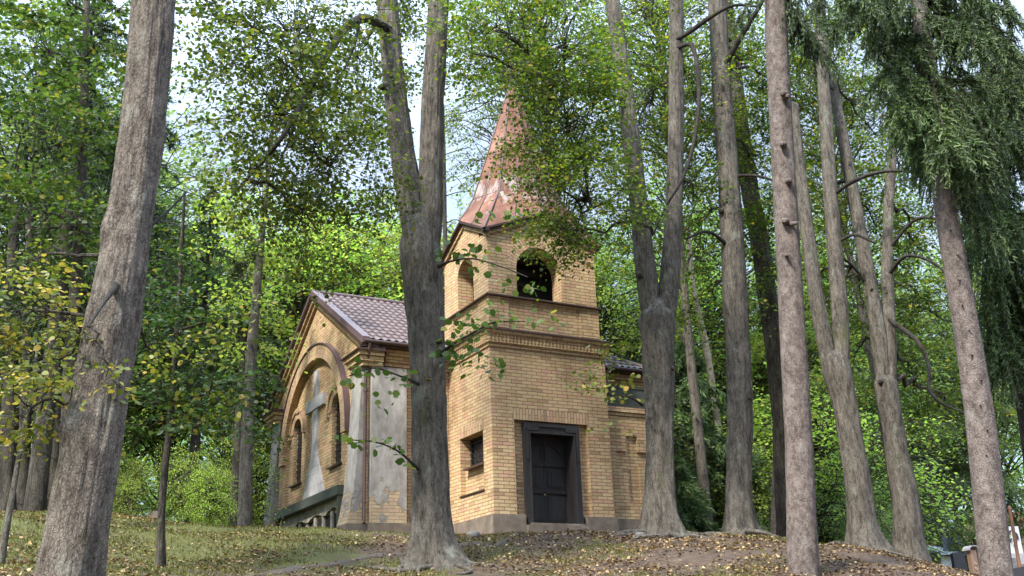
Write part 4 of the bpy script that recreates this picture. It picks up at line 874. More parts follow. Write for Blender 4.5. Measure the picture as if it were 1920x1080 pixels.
def spruce_from_base(name, label, base, h, r, n=70, mat='needle', low=.12, seed=0, hang=.5, dens=22, card=.16, width=.2, lean=(0, 0), cat='tree', group=None, n_side=22, wob=0):
    rng = np.random.default_rng(seed); base = np.array(base, float); root = empty(name, base, label, cat, group)
    tm = TM(); top = base + [lean[0], lean[1], h]; P = np.array([base-[0,0,.3], base+(top-base)*.3, base+(top-base)*.65, top]); tm.limb(P, np.array([1, .8, .45, .05])*h*.014 + .01, 10, .25, .04, seed, .5); tm.mb.build('trunk', MT['bark_dark'], root)
    bs = []
    for i in range(n):
        t = low + (1-low)*((i + rng.uniform(0, 1))/n)**.9; A = base + (top-base)*t; an = rng.uniform(0, 2*math.pi); ln = r*(1-t)**.75*rng.uniform(.65, 1.1) + .15
        B = A + np.array([math.cos(an)*ln, math.sin(an)*ln, -ln*rng.uniform(.22, .5)]); bs.append(bough_data(A, B, ln*.10, rng, max(5, int(n_side*ln/r)+3), hang*(.5 + .6*(1-t)), card, 0, dens))
    needles(root, bs, mat, width, .006); return root
# big spruce at the upper right: trunk in front, shaggy drapery of boughs
def big_spruce(label, stem, boughs, seed, mat='needle', hang=.8, card=.085, dens=58, n_side=38, width=.27, trunk_mat='bark_spruce', extra=None, flare=.06):
    root = tree('spruce_tree', label, 'tree', [stem], bark=trunk_mat, seed=seed, seg=40, rough=.04, step=.10, flare=flare, extra=extra)
    rng = np.random.default_rng(int(seed*10)); groups = {}
    for (a, b, sag, m) in boughs: groups.setdefault(m, []).append(bough_data(PH(*a), PH(*b), sag, rng, n_side, hang, card, 0, dens))
    for m, bs in groups.items(): needles(root, bs, m, width)
    return root
rb_ = random.Random(5)
def fan(stemx, ys, H, xr, yr, n, m='needle', hr=1.2):
    out = []
    for i in range(n):
        y = rb_.uniform(*ys); x = stemx(y); out.append(((x, y, H), (x + rb_.uniform(*xr), y + rb_.uniform(*yr), H + rb_.uniform(-hr, hr)), .1, m))
    return out
sx8 = lambda y: 1722 + (y)*.14
big_spruce('tall brown spruce trunk near the right edge with drooping green boughs above', [(1885,1190,13,74), (1869,1080,13,58), (1857,960,13,55), (1842,820,13,52), (1822,680,13,47), (1799,540,13,43), (1775,400,13,40), (1756,260,13,36), (1738,120,13,32), (1722,0,13,29), (1708,-120,13,26)],
    fan(sx8, (-80,120), 13, (-110,-30), (30,110), 7) + fan(sx8, (-80,220), 13, (30,190), (40,150), 12) + fan(sx8, (100,260), 13, (-60,-10), (80,180), 5, 'needle_lit') + fan(sx8, (-80,20), 12.6, (-220,-120), (0,60), 4)
    + fan(sx8, (120,300), 13, (20,110), (60,140), 6), 9.1, extra=lambda r, t: knots(r, t, [(1782+rb_.randint(-8,16)+ (y-400)*.13, y, 12.8, 4, rb_.uniform(-.6,.6)) for y in range(430, 900, 47)], 'bark_spruce'))
sx9 = lambda y: 1848 + (y)*.08
big_spruce('dark ivy-hung spruce at the right edge, shaggy with hanging grey-green twigs', [(1985,1250,16,48), (1962,1080,16,44), (1945,900,16,41), (1924,740,16,38), (1900,580,16,36), (1880,420,16,33), (1866,280,16,30), (1852,120,16,27), (1840,-40,16,24)],
    fan(sx9, (-60,560), 16, (-70,80), (50,150), 17, 'needle', .9) + fan(sx9, (20,460), 15.4, (-90,90), (70,170), 18, 'needle_lit', .6) + fan(sx9, (520,640), 16, (-60,60), (40,110), 8), 10.2, trunk_mat='bark_dark', hang=1.1, flare=None)
spr5 = [o for o in COL.objects if o.name.startswith('spruce_tree')][0]
rngs = np.random.default_rng(44)
needles(spr5, [bough_data(PH(1455+rngs.uniform(-5,20), y, 15), PH(1455+dx, y+dy, 15+rngs.uniform(-1,.6)), .1, rngs, 28, .7, .08, 0, 40) for (y, dx, dy) in [(-60,90,110),(-40,140,90),(-20,60,130),(-70,180,100),(-30,40,90),(10,90,110),(-50,-70,90),(-10,120,150)]], 'needle', .2)
# ------------------------------------------------------------------ left side, middle distance
tree('sapling', 'slender dark sapling with brown bark standing alone on the grass left of the chapel', 'tree',
     [[(301,1060,15.5,16), (303,960,15.5,14), (309,880,15.5,13), (318,800,15.5,12), (326,700,15.5,10), (333,600,15.5,9), (340,480,15.5,7), (346,360,15.5,4)]],
     limbs=[[(322,760,15.5,5), (380,740,15.2,4), (440,770,15,2.5)], [(328,690,15.5,5), (270,670,15.2,3), (220,690,15,2)], [(331,620,15.5,5), (400,600,15.2,3), (470,590,15,2)]],
     blobs=[(330,640,15.2,110,50,1.2,70), (400,700,15,90,45,1,55), (260,760,15.2,60,40,.8,26), (320,800,15,60,25,.7,16), (350,520,15.3,70,60,1,44), (420,800,15,60,30,.7,18)],
     bark='bark_dark', leafm='dark_leaf', seed=11.3, flare=.5, seg=14, leaf=.085, nl=10, L=(.4, .8), tilt=.45)
sap = [o for o in COL.objects if o.name.startswith('sapling')][-1]
leaf_shoots(sap, [([(322,760,15.3), (380,735,14.9), (450,760,14.6)], 60, .25), ([(326,700,15.3), (400,640,14.8), (450,600,14.6)], 60, .3), ([(300,830,15),(340,790,14.8),(400,800,14.6)], 30, .2)], .10, 'yellow_leaf', 12)
tree('sapling', 'thin pale leaning sapling at the lower left edge', 'tree', [[(-2,1075,13,13), (14,980,13,12), (28,900,13,10), (40,830,13,8), (58,740,13,6), (70,650,13,4)]],
     blobs=[(70,700,12.8,60,40,.7,20)], bark='bark_lime', leafm='yellow_leaf', seed=12.4, flare=.4, seg=12, leaf=.07, nl=8, L=(.3,.5))
# dark spruces with feathery boughs between the sapling and the gable
def spruce_px(label, px, H, pytop, r, **k):
    b = GH(px, H); top = PH(px, pytop, H); return spruce_from_base('spruce_tree', label, b, top[2]-b[2], r, **k)
spruce_px('dark young spruce left of the gable, its lowest boughs reaching the chapel wall', 436, 24.5, 430, 1.9, n=50, seed=3, hang=.45, card=.13, dens=20, low=.42, n_side=20)
spruce_px('dark spruce behind the lone sapling', 355, 27, 360, 2.4, n=64, seed=4, hang=.6, card=.15, dens=18, low=.42)
spruce_px('tall dark spruce behind the thick leaning tree, left of the sky gap', 185, 25, 20, 2.8, n=90, seed=5, hang=.6, card=.15, dens=20, low=.35)
spruce_px('broad dark spruce at the left edge of the wood', 60, 23, -120, 3.2, n=100, seed=6, hang=.6, card=.15, dens=20, low=.3)
spruce_px('drooping spruce between the two lime trunks right of the chapel', 1310, 30, 640, 3.2, n=90, seed=8, hang=.9, card=.17, dens=34, low=.04, mat='needle_lit')
spruce_px('small pale green spruce at the foot of the large drooping one', 1268, 27, 850, 1.5, n=34, seed=9, hang=.7, card=.15, dens=26, low=.03, mat='needle_lit')
spruce_px('fresh green spruce behind the brown trunk at the right edge', 1885, 43, 560, 4.2, n=70, seed=10, hang=.9, card=.17, dens=26, low=.18, mat='needle_lit')
spruce_px('pale feathery spruce left of the brown trunk at the right edge', 1760, 44, 560, 3.4, n=60, seed=13, hang=.8, card=.18, dens=24, low=.16, mat='needle_lit')
# dead spruce pole behind the belfry
tree('dead_spruce', 'bare dead spruce poles rising behind the belfry roof', 'tree', [[(838,600,34,9), (834,420,34,8), (833,300,34,6), (832,200,34,3)]],
     limbs=[[(834,y,34,2), (834+dx*.5,y-8,34,1.6), (834+dx,y+dy,34,1)] for y, dx, dy in ((240,30,10),(262,-26,14),(290,46,-14),(318,-30,10),(340,40,16),(368,52,-10),(395,-26,12),(420,44,10))], bark='bark_dark', flare=None, seg=8, step=.5, seed=3)
for k, (px, H, w, top, lab) in enumerate([(12,24,30,420,'dark trunk at the left edge behind the railing'), (42,26,22,400,'dark trunk second from the left behind the railing'), (72,25,26,380,'thick dark trunk between the railing and the thin sapling'), (148,28,15,560,'slim pale-streaked trunk beside the thick leaning tree'), (98,30,24,420,'broad brown trunk in the shade left of the leaning tree')]):
    b = GH(px, H); pyb = 960
    tree('woodland_trunk', lab, 'tree', [[(px, 985, H, w*1.1), (px+3, 860, H, w), (px+8, 700, H, w*.9), (px+14, top, H, w*.6)]], bark='bark_dark' if k != 3 else 'bark_lime', flare=.3, seg=12, step=.3, seed=20+k,
         blobs=[(px+40, 420 + 60*(k % 3), H, 130, 100, 1.6, 90), (px+20+30*k, 200 - 50*(k % 2), H-1, 120, 120, 1.8, 90), (px+30, 640, H, 90, 60, 1.4, 40)] if k in (0, 2, 4, 1) else (), leafm='dark_leaf', leaf=.11, nl=9, L=(.5, 1.1))
tree('hornbeam', 'leafy dusky-green tree filling the upper left corner', 'tree', [[(120,1000,18,26), (130,700,18,22), (150,400,18,18), (160,120,18,14), (165,-60,18,10)]],
     blobs=[(60,90,17,110,90,1.6,150), (180,60,17,80,80,1.4,80), (70,260,17,110,80,1.6,140), (180,240,17,60,80,1.2,60), (60,400,17,110,70,1.6,110), (160,420,17,60,60,1.2,40), (330,420,18,50,50,1,26), (40,-20,17,120,60,1.5,70)],
     bark='bark_dark', leafm='dusk_leaf', seed=15.3, flare=.4, seg=14, leaf=.10, nl=9, L=(.4, .9))
# ------------------------------------------------------------------ background woods
def proto(name, h, r, seed, leafm, bark, low=.18, nh=120, per=5, leaf=.2, nl=7, trunk=.16, lean=.03, aspect=1.0):
    """a broadleaf tree in its own coordinates; copies share its meshes"""
    rng = np.random.default_rng(seed); root = bpy.data.objects.new(name, None); root.empty_display_size = .3
    P = np.array([(0, 0, -.4), (lean*h*.3, 0, h*.3), (lean*h, lean*h*.4, h*.62), (lean*h*1.2, 0, h*.9)]); tm = TM(); ax, _ = tm.limb(P, [trunk, trunk*.8, trunk*.5, trunk*.12], 10, .4, .07, seed, .4)
    tr = tm.mb.build('trunk', MT[bark]); tr.parent = root
    c = np.array((lean*h, 0, h*(low + (1-low)/2))); R3 = np.array((r, r, h*(1-low)/2))
    u = nrm(rng.normal(0, 1, (nh, 3)))*rng.uniform(.12, 1, (nh, 1))**.5
    lump = 1 + .28*np.sin(u[:, :1]*5 + seed)*np.cos(u[:, 2:]*6 + seed*2); hub = c + u*R3*lump; TQ = []
    for h_ in hub:
        lo = ax[(ax[:, 2] < h_[2]-.15*abs(h_[2]-c[2]))]; lo = lo if len(lo) else ax[:2]; s = lo[-1] if rng.random() < .3 else lo[rng.integers(max(0, len(lo)-8), len(lo))]; s = s if s[2] > h*.12 else ax[len(ax)//3]
        p = bez(s, h_, .08*r, 5, .08, rng); TQ.append(tubes(p[None], np.linspace(.035, .01, 5)[None], 4))
    idx = rng.integers(0, nh, nh*per); O = hub[idx] + rng.normal(0, .22, (len(idx), 3)); out = nrm(hub[idx]-c)*[1, 1, .5] + rng.normal(0, .7, (len(idx), 3))*[1, 1, .3]
    pos, a, nn, sz, tw = sprays(O, out, rng.uniform(.5, 1.1, len(idx))*.9, nl, leaf, .55, .2, rng); TQ.append(tubes(tw, np.tile([.009, .007, .003], (len(tw), 1)), 3))
    cr = link('crown', leafmesh('crown', pos, a, nn, sz, T4), MT[leafm]); cr.parent = root; tg = link('branches', np_mesh('branches', np.concatenate(TQ), 4), MT['bark_dark']); tg.parent = root
    return root, [tr, cr, tg]
PR = {}
USED = set()
def place(key, px, H, pytop, label, cat='tree', group=None, rot=0., wide=1.0, name=None, sink=0):
    root, parts, h0 = PR[key]; b = GH(px, H); h = PH(px, pytop, H)[2] - b[2]; s = h/h0
    if key not in USED: r = root; USED.add(key); COL.objects.link(r); ps = parts
    else:
        r = root.copy(); COL.objects.link(r); ps = []
        for p in parts:
            q = p.copy(); COL.objects.link(q); q.parent = r; ps.append(q)
    r.location = (b[0], b[1], b[2]-sink); r.scale = (s*wide, s*wide, s); r.rotation_euler = (0, 0, rot); tag(r, label, cat, group); return r
def defproto(key, name, h, r, **k):
    root, parts = proto(name, h, r, **k); PR[key] = (root, parts, h)
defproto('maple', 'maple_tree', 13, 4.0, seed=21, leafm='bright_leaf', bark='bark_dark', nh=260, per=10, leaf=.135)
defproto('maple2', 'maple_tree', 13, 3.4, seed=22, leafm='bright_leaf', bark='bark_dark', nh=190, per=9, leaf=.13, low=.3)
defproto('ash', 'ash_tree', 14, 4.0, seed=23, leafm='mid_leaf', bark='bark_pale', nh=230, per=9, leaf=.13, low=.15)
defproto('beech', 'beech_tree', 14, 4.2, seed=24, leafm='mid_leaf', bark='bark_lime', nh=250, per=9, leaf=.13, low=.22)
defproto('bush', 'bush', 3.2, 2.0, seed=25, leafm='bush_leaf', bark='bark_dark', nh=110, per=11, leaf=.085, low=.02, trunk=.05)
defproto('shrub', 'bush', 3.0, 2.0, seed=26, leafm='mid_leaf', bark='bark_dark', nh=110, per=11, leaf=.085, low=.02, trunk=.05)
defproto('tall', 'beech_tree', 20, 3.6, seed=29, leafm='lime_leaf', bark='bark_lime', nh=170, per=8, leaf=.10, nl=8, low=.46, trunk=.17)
gB = 'trees of the wood behind the chapel'
for a in [(1110, 27, -140, 'tall tree whose crown fills the sky right of the spire', 2.1, 1.0), (1330, 28, -120, 'tall tree crown seen above the drooping spruce, between the limes', 3.6, .9), 
          (1690, 28, -60, 'tall crown left of the brown spruce near the right edge', 1.2, .8), (960, 31, -60, 'tall thin crown rising straight above the spire', 5.7, .6)]:
    place('tall', a[0], a[1], a[2], a[3], 'tree', gB, a[4], a[5])
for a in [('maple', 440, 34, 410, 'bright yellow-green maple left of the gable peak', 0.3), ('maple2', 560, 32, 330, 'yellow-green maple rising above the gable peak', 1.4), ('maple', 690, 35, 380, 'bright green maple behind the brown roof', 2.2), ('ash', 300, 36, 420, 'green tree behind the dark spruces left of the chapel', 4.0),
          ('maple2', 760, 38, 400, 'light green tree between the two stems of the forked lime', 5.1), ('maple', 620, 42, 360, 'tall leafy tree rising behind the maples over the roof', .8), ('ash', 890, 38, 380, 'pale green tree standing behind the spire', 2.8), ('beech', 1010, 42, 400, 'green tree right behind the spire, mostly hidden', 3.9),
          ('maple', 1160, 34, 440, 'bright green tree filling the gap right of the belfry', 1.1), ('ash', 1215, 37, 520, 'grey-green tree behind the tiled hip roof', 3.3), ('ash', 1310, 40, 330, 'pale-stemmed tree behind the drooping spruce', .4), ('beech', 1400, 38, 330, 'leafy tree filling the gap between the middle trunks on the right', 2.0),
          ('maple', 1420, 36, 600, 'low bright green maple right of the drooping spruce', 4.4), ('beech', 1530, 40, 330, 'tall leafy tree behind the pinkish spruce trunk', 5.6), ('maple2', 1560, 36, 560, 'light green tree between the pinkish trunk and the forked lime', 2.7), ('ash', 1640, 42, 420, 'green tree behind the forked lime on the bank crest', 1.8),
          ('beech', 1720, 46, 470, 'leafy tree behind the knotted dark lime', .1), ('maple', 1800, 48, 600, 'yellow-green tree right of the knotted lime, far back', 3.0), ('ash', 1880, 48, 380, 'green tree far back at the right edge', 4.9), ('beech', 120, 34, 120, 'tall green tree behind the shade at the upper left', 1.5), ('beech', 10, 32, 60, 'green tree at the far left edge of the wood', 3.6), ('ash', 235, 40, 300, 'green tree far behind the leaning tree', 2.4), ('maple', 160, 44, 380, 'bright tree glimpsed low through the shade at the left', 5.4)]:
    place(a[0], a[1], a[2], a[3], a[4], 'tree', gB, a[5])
gS = 'bushes along the edge of the wood'
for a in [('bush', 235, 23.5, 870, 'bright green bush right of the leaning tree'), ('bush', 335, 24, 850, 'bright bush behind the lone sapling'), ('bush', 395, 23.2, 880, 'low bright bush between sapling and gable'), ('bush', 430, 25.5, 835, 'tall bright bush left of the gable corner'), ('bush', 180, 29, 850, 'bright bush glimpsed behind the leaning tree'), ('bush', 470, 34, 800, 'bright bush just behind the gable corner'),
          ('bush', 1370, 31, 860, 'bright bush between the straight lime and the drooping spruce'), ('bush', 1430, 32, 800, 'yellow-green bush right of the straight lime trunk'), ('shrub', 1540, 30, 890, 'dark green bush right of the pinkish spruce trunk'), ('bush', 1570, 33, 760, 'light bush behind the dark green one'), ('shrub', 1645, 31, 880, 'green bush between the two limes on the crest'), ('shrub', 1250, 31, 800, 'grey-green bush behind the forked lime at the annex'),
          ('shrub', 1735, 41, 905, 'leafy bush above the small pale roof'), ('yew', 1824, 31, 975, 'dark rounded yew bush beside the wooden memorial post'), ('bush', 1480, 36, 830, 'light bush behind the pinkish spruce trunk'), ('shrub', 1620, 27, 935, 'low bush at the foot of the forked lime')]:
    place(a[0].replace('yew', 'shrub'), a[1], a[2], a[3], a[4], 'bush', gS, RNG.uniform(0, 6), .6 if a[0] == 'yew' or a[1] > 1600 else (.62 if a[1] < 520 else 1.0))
tree('birch_tree', 'pale leaning birch stem seen between the lime trunks right of the annex', 'tree', [[(1372,1000,33,14), (1355,860,33,14), (1338,740,33,13), (1322,640,33,12), (1300,540,33,10), (1290,430,33,8)]], bark='bark_pale', flare=.2, seg=12, step=.4, seed=31, blobs=[(1290,430,33,60,60,1.5,50)], leafm='mid_leaf', leaf=.16, nl=8, L=(.5, 1))
tree('lime_tree', 'grey background trunk left of the gable, standing behind the grass crest', 'tree', [[(458,1000,22.3,26), (461,900,22.3,24), (464,800,22.3,23), (470,690,22.3,20), (480,560,22.3,16), (492,430,22.3,12), (505,300,22.3,8), (515,200,22.3,4)]], bark='bark_lime', flare=.3, seg=14, step=.3, seed=33,
     blobs=[(510,430,22.6,90,90,1.4,120), (440,500,22.6,70,90,1.2,90), (470,620,22.6,60,50,1.0,50)], leafm='bright_leaf', leaf=.10, nl=8, L=(.5, 1))
tree('young_maple', 'thin brown young tree left of the pinkish spruce trunk, at its foot', 'tree', [[(1452,1010,27,12), (1452,930,27,11), (1455,830,27,9), (1460,720,27,6)]], bark='bark_spruce', flare=.3, seg=10, step=.3, seed=34, blobs=[(1440,760,27,50,50,1,36), (1500,700,27,50,50,1,30)], leafm='bright_leaf', leaf=.13, nl=8)
# far wood: one mass
def far_wood():
    rng = np.random.default_rng(77); n = 26000; s = rng.uniform(-42, 48, n); H = rng.uniform(54, 74, n); p = CAM + FH*H[:, None] + RT*s[:, None]; z0 = 1.5
    top = 13.5 + 2.5*np.sin(s*.35) + 2.0*np.sin(s*.9+1) - 3*np.exp(-((s+22)/5)**2); p[:, 2] = z0 + rng.uniform(0, 1, n)**.8*top
    O = p; out = rng.normal(0, 1, (n, 3))*[1, 1, .3]; pos, a, nn, sz, tw = sprays(O, out, rng.uniform(.8, 2.0, n), 8, .21, .6, .2, rng)
    o = link('woodland', leafmesh('woodland', pos, a, nn, sz, T4), MT['mid_leaf']); tag(o, 'distant mass of green woodland behind all the trees', 'woodland', kind='stuff')
far_wood()
# ------------------------------------------------------------------ ground cover
def litter():
    rng = np.random.default_rng(5); n = 110000; H = 8 + 15*rng.uniform(0, 1, n)**.8; s = rng.uniform(-1, 1, n)*(H*.56 + 1); p = CAM + FH*H[:, None] + RT*s[:, None]
    keep = ~((p[:, 0] > -2.4) & (p[:, 0] < 5) & (p[:, 1] > -.05)); p = p[keep]
    # leaves gather in drifts
    d = np.array([vnoise((x*.8, y*.8, 1)) for x, y in p[:, :2]]); p = p[d + rng.uniform(-.35, .35, len(d)) > np.where(p[:, 0] < -3.2, .06, -.14)]; p[:, 2] = hgt(p[:, 0], p[:, 1]) + .012 + rng.uniform(0, .02, len(p)); k = len(p)
    o = link('fallen_leaves', leafmesh('fallen_leaves', p, rng.normal(0, 1, (k, 3))*[1, 1, .25], np.array([0, 0, 1.0]) + rng.normal(0, .45, (k, 3)), rng.uniform(.022, .062, k), T6), m_leaf('fallen_leaf', [(0, G(.07,.042,.025)), (.40, G(.14,.085,.045)), (.68, G(.24,.15,.065)), (.88, G(.38,.26,.11)), (1, G(.50,.40,.22))], (1.2, 1.1, .9), .12))
    tag(o, 'yellow and brown fallen leaves scattered over the bank', 'fallen leaves', kind='stuff')
litter()
def turf():
    rng = np.random.default_rng(6); n = 90000; H = 10 + 12*rng.uniform(0, 1, n)**.7; s = rng.uniform(-1.0, .62, n)*(H*.52 + 1); p = CAM + FH*H[:, None] + RT*s[:, None]
    keep = ~((p[:, 0] > -2.3) & (p[:, 0] < 5) & (p[:, 1] > .0)); p = p[keep]
    q = np.array([vnoise((x*.55, y*.55, 4)) for x, y in p[:, :2]]) - .045*p[:, 0] + .03*p[:, 1] + rng.uniform(-.15, .15, len(p)); p = p[q > -.06]; p[:, 2] = hgt(p[:, 0], p[:, 1]); k = len(p)
    ax = rng.normal(0, .45, (k, 3)) + [0, 0, 1]; bl = np.array([(0, .10, 0), (.6, .07, 0), (1, 0, .15), (0, -.10, 0)])
    o = link('grass', leafmesh('grass', p, ax, rng.normal(0, 1, (k, 3)), rng.uniform(.02, .06, k), bl, 1.6), m_leaf('moss_and_grass', [(0, G(.06,.07,.015)), (.5, G(.12,.14,.025)), (1, G(.24,.22,.06))], (1.5, 1.5, .8), .25))
    tag(o, 'short moss and grass on the sunny side of the bank', 'grass', kind='stuff')
turf()
# surface roots and stones under the limes
def roots(root, base, n, ln, seed, r0=.055):
    rng = np.random.default_rng(seed); b = np.array(base)
    for i in range(n):
        an = rng.uniform(0, 2*math.pi) if i % 3 else math.radians(rng.uniform(200, 330)); P = []; l = ln*rng.uniform(.6, 1.2)
        for k in range(6):
            t = k/5; a2 = an + .5*math.sin(t*3+i); x, y = b[0] + math.cos(a2)*(.22+l*t), b[1] + math.sin(a2)*(.22+l*t); P.append((x, y, gz(x, y) + .07*(1-t)-.01*t + .02*math.sin(t*9+i)))
        tm = TM(); tm.limb(P, np.linspace(r0, r0*.3, 6), 8, 0, .12, seed+i, .12); tm.mb.build('root', MT['bark_lime'], root)
lt = [o for o in COL.objects if o.name.startswith('lime_tree') and o.parent is None]
for o, n, ln in ((lt[1], 7, .9), (lt[2], 8, 1.1), (lt[3], 7, 1.0), (lt[5], 5, .8), (lt[6], 5, .8)): roots(o, o.location, n, ln, int(o.location.x*7) % 97 + 3)
MT['fieldstone'] = m_simple('grey_fieldstone', (.17, .16, .145), .9, nscale=9, lo=.6, hi=1.3, bumpd=.01)
def stone(px, py, w, h, label, seed, H=None):
    p = ghit(px, py) if H is None else GH(px, H); rng = random.Random(seed); mb = MB(); rings = []
    r = w/2/F*depth(p); hh = h/F*depth(p)
    for k, (f, z) in enumerate(((.9, -.3), (1.05, .1), (1.0, .55), (.75, .9), (.25, 1.02))): rings.append([(p[0] + r*f*(1+.2*vnoise((a*2, k, seed)))*math.cos(a), p[1] + r*f*.8*(1+.2*vnoise((a*2, k, seed+5)))*math.sin(a), p[2] + hh*z*(1 + .15*vnoise((a, k*3, seed)))) for a in np.linspace(0, 2*math.pi, 11, endpoint=False)])
    mb.grid(rings, True, True); mb.face(rings[-1]); o = mb.build('stone', MT['fieldstone']); tag(o, label, 'stone')
stone(888, 1006, 26, 10, 'rough grey stone lying at the tower corner, under the plinth', 1); stone(1130, 996, 34, 7, 'flat grey stone slab in the grass right of the doorstep', 2); stone(1200, 1006, 20, 8, 'small stone at the foot of the forked lime by the annex', 4)
# ------------------------------------------------------------------ railing, graves and houses
def railing():
    a, b = GH(-60, 25), GH(290, 26.5); root = empty('railing', a, 'low dark iron railing on the crest behind the leaning tree', 'railing')
    n = 7; pts = [a + (b-a)*i/(n-1) for i in range(n)]
    for p in pts:
        mb = MB(); g = gz(p[0], p[1]); mb.tube([(p[0], p[1], g-.1), (p[0], p[1], g+.72)], .022, 8); mb.build('post', MT['iron'], root)
    for hh in (.38, .68):
        mb = MB(); mb.tube([(p[0], p[1], gz(p[0], p[1])+hh) for p in pts], .016, 8); mb.build('rail', MT['iron'], root)
railing()
def block(name, label, cat, px, py, H, w, h, d, mat, parts=(), rz=0., ground=True):
    p = PH(px, py, H); root = empty(name, p, label, cat); return root, p
def yaw_fn(p, rz=0.):
    f = np.array([FH[0]*math.cos(rz)-FH[1]*math.sin(rz), FH[0]*math.sin(rz)+FH[1]*math.cos(rz), 0]); r = np.array([f[1], -f[0], 0])
    return lambda u, v, t: tuple(np.array(p) + r*u + f*t + np.array([0, 0, v]))
def ybox(mb, fn, u0, v0, t0, u1, v1, t1): mb.hexa([fn(u0,v0,t0), fn(u1,v0,t0), fn(u1,v0,t1), fn(u0,v0,t1), fn(u0,v1,t0), fn(u1,v1,t0), fn(u1,v1,t1), fn(u0,v1,t1)])
MT['white'] = m_simple('white_marble', (.66, .66, .64), .5, nscale=3, lo=.85, hi=1.05, bumpd=.001); MT['granite'] = m_simple('black_granite', (.03, .03, .035), .25, nscale=30, lo=.7, hi=1.4, bumpd=0)
MT['palemetal'] = m_simple('pale_sheet_metal', (.46, .50, .56), .35, .3, 3, .8, 1.1, .001); MT['terra'] = m_simple('terracotta_tile', (.42, .17, .09), .8, nscale=12, lo=.7, hi=1.25, bumpd=.01); MT['tan'] = m_simple('tan_render', (.50, .36, .25), .85, nscale=4, lo=.85, hi=1.1, bumpd=.003); MT['postwood'] = m_simple('carved_oak', (.30, .19, .13), .7, 0, 9, .6, 1.3, .006, (1, 1, .15)); MT['dullred'] = m_simple('reddish_wood', (.20, .095, .058), .7, 0, 9, .6, 1.3, .004, (1, 1, .2))
def gpost():
    p = GH(1815, 22); top = PH(1818, 1027, 22)[2]; root = empty('memorial_post', p, 'carved wooden memorial post with a curved grey cap in the graveyard', 'memorial post'); h = top - p[2]; fn = yaw_fn(p, .3)
    mb = MB(); ybox(mb, fn, -.075, -.3, -.06, .075, h-.05, .06); ybox(mb, fn, -.09, -.3, -.075, .09, h*.35, .075); mb.build('post', MT['postwood'], root)
    mb = MB(); ybox(mb, fn, -.05, 0, -.082, .05, h*.33, -.0755); mb.build('inlay', MT['dullred'], root)
    mb = MB()
    for i in range(10):
        a, b = math.pi*i/10, math.pi*(i+1)/10; q = lambda an, r: (-r*math.cos(an), h-.06 + r*.75*math.sin(an))
        (u0, v0), (u1, v1), (u2, v2), (u3, v3) = q(a, .11), q(b, .11), q(b, .135), q(a, .135); mb.hexa([fn(u0,v0,-.11), fn(u1,v1,-.11), fn(u1,v1,.11), fn(u0,v0,.11), fn(u3,v3,-.11), fn(u2,v2,-.11), fn(u2,v2,.11), fn(u3,v3,.11)])
    mb.build('cap', MT['slab'], root)
    for z in (h-.32, h-.42):
        mb = MB()
        for a in range(6): an = a*math.pi/3; mb.tube([fn(0, z, -.062), fn(.028*math.cos(an), z+.028*math.sin(an), -.07)], [.006, .014], 6)
        mb.build('carved_flower', MT['tan'], root)
gpost()
def slabstone(px, pyt, pyb, H, w, label, mat, tilt=0., name='headstone', round_=True):
    p = PH(px, pyb, H); t = PH(px, pyt, H)[2]; g = gz(p[0], p[1]); root = empty(name, (p[0], p[1], g), label, 'headstone'); fn = yaw_fn((p[0], p[1], 0), tilt); wm = w/2/F*depth(p); mb = MB()
    z0 = min(g, p[2]) - .1; s = wm*.25 if round_ else .01
    out = [(-wm, z0), (wm, z0), (wm, t-s)] + ([(wm*math.cos(a), t-s+s*math.sin(a)) for a in np.linspace(.2, math.pi-.2, 9)] if round_ else [(wm, t)]) + [(-wm, t-s if round_ else t-.06)]
    mb.wall(out, [], fn, 0, .10); mb.build('slab', MT[mat], root)
    mb = MB(); ybox(mb, fn, -wm*1.2, z0, -.08, wm*1.2, max(g, z0+.1)+.08, .18); mb.build('base', MT['slab'], root); return root
slabstone(1768, 1057, 1085, 23, 12, 'small white headstone on the slope right of the bank', 'white'); slabstone(1803, 1035, 1072, 25, 26, 'dark polished headstone left of the wooden memorial post', 'granite', .3); slabstone(1908, 1062, 1095, 21, 44, 'low black granite headstone in the lower right corner', 'granite', -.2, round_=False)
slabstone(1905, 1046, 1066, 27, 12, 'pale rounded headstone above the black granite one', 'concrete')
stone(1794, 1082, 14, 9, 'white rounded stone below the small white headstone', 8, 22)
def monument():
    p = PH(1901, 1030, 36); root = empty('monument', p, 'white wall monument with a cross in a dark ring at the right edge', 'monument'); fn = yaw_fn(p, .1); k = depth(p)/F; mb = MB()
    ybox(mb, fn, -17*k, -8*k, 0, 17*k, 42*k, .25); mb.build('panel', MT['white'], root); mb = MB(); ybox(mb, fn, -22*k, -40*k, -.2, 22*k, -8.01*k, .4); mb.build('base', MT['slab'], root)
    mb = MB(); mb.arc(fn, 0, 22*k, 9*k, 12.5*k, -20, 200, -.05, -.001, 28); mb.build('ring', MT['granite'], root)
    mb = MB(); 
    for ux in (-1, 1): mb.tube([fn(ux*6*k, 16*k, -.005), fn(ux*6*k, 16*k, -.04)], [3.2*k, 2.6*k], 10)
    mb.build('boss', MT['granite'], root)
    mb = MB(); ybox(mb, fn, -2*k, 8*k, -.09, 2*k, 32*k, -.0505); ybox(mb, fn, -6.5*k, 20*k, -.088, 6.5*k, 24*k, -.0503); mb.build('cross', MT['white'], root)
monument()
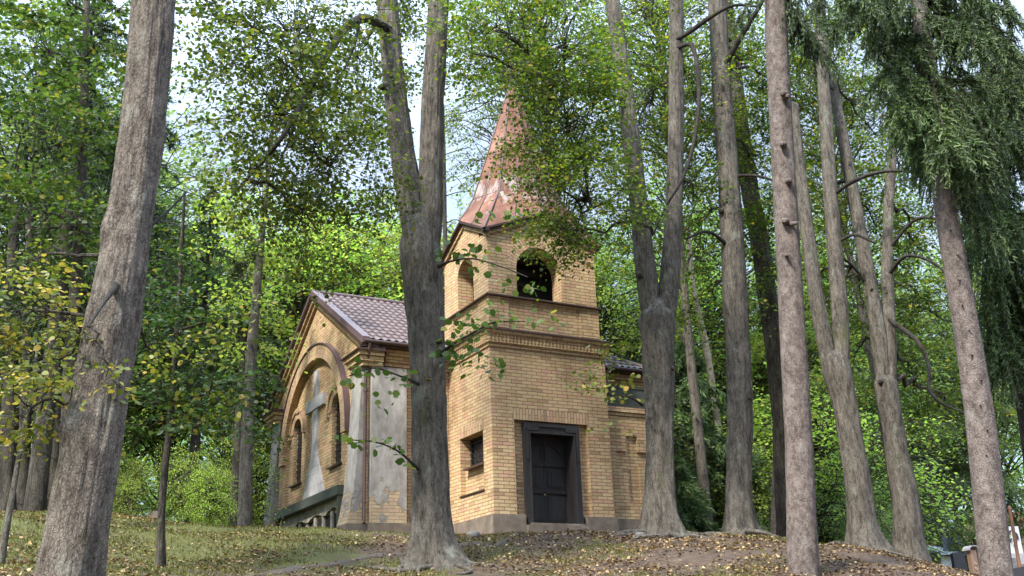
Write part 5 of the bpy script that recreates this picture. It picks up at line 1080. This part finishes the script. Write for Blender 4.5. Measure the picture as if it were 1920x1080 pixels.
def house(name, label, px, pyb, H, w, hw, hr, d, wallm, roofm, rz, chimney=None):
    p = PH(px, pyb, H); k = depth(p)/F; root = empty(name, p, label, 'building'); fn = yaw_fn(p, rz); W_, HW, HR = w/2*k, hw*k, hr*k
    mb = MB(); ybox(mb, fn, -W_, -3, 0, W_, HW, d); 
    for t in (0, d): pass
    mb.build('wall', MT[wallm], root); mb = MB(); e = .25
    mb.hexa([fn(-W_-e, HW-.1, -e), fn(W_+e, HW-.1, -e), fn(W_+e, HW+HR, d/2), fn(-W_-e, HW+HR, d/2), fn(-W_-e, HW-.02, -e), fn(W_+e, HW-.02, -e), fn(W_+e, HW+HR+.08, d/2), fn(-W_-e, HW+HR+.08, d/2)])
    mb.hexa([fn(-W_-e, HW+HR, d/2+.003), fn(W_+e, HW+HR, d/2+.003), fn(W_+e, HW-.1, d+e), fn(-W_-e, HW-.1, d+e), fn(-W_-e, HW+HR+.08, d/2+.003), fn(W_+e, HW+HR+.08, d/2+.003), fn(W_+e, HW-.02, d+e), fn(-W_-e, HW-.02, d+e)])
    rf = mb.build('roof', MT[roofm], root)
    mb = MB(); mb.wall([(-W_*.98, HW), (W_*.98, HW), (0, HW+HR*.1)], [], fn, 0, .05) if False else None
    for u in (-.5, .1, .6):
        wmb = MB(); ybox(wmb, fn, W_*u, HW*.35, -.02, W_*u+.5, HW*.35+.6, -.001); wmb.build('window', MT['glass'], root)
    for s in (-1, 1):
        g_ = MB(); g_.face([fn(s*W_, HW, 0), fn(s*W_, HW+HR-.02, d/2), fn(s*W_, HW, d)]); g_.build('gable_end', MT[wallm], root)
    if chimney:
        mb = MB(); ybox(mb, fn, W_*chimney-.35, HW, d/2-.3, W_*chimney+.35, HW+HR+1.0, d/2+.3); ybox(mb, fn, W_*chimney-.42, HW+HR+1.001, d/2-.37, W_*chimney+.42, HW+HR+1.12, d/2+.37); mb.build('chimney', MT['tan'], rf)
house('shed', 'small white shed with a pale metal roof at the lower right', 1778, 1046, 34, 42, 10, 22, 3.2, 'white', 'palemetal', .5)
house('house', 'house with terracotta roof and tan chimney behind the pale-roofed shed', 1792, 1040, 52, 64, 6, 50, 8, 'tan', 'terra', .35, -.6)
house('house', 'tan rendered house behind the white monument at the right edge', 1925, 1030, 54, 90, 56, 26, 8, 'tan', 'terra', -.1)
def wpost():
    p = GH(1899, 24); t = PH(1893, 955, 24); root = empty('wooden_post', p, 'orange-brown wooden post just right of the brown spruce trunk', 'post'); mb = MB(); mb.tube([(p[0], p[1], p[2]-.2), tuple((p+t)/2), tuple(t)], [.042, .04, .036], 12); mb.build('pole', MT['dullred'], root); mb = MB(); mb.tube([tuple(t-[0,0,.02]), tuple(t+[0,0,.03]), tuple(t+[0,0,.08])], [.042, .046, .02], 12); mb.build('pole_cap', MT['dullred'], root)
wpost()
def stump():
    p = GH(288, 23.5); fn = yaw_fn((p[0], p[1], p[2]), .2); mb = MB(); ybox(mb, fn, -.20, -.1, -.15, .2, .28, .15); ybox(mb, fn, -.13, .281, -.1, .16, .38, .1); o = mb.build('stone_block', MT['stone']); tag(o, 'dark square stone block on the crest beside the end of the railing', 'stone block')
stump()
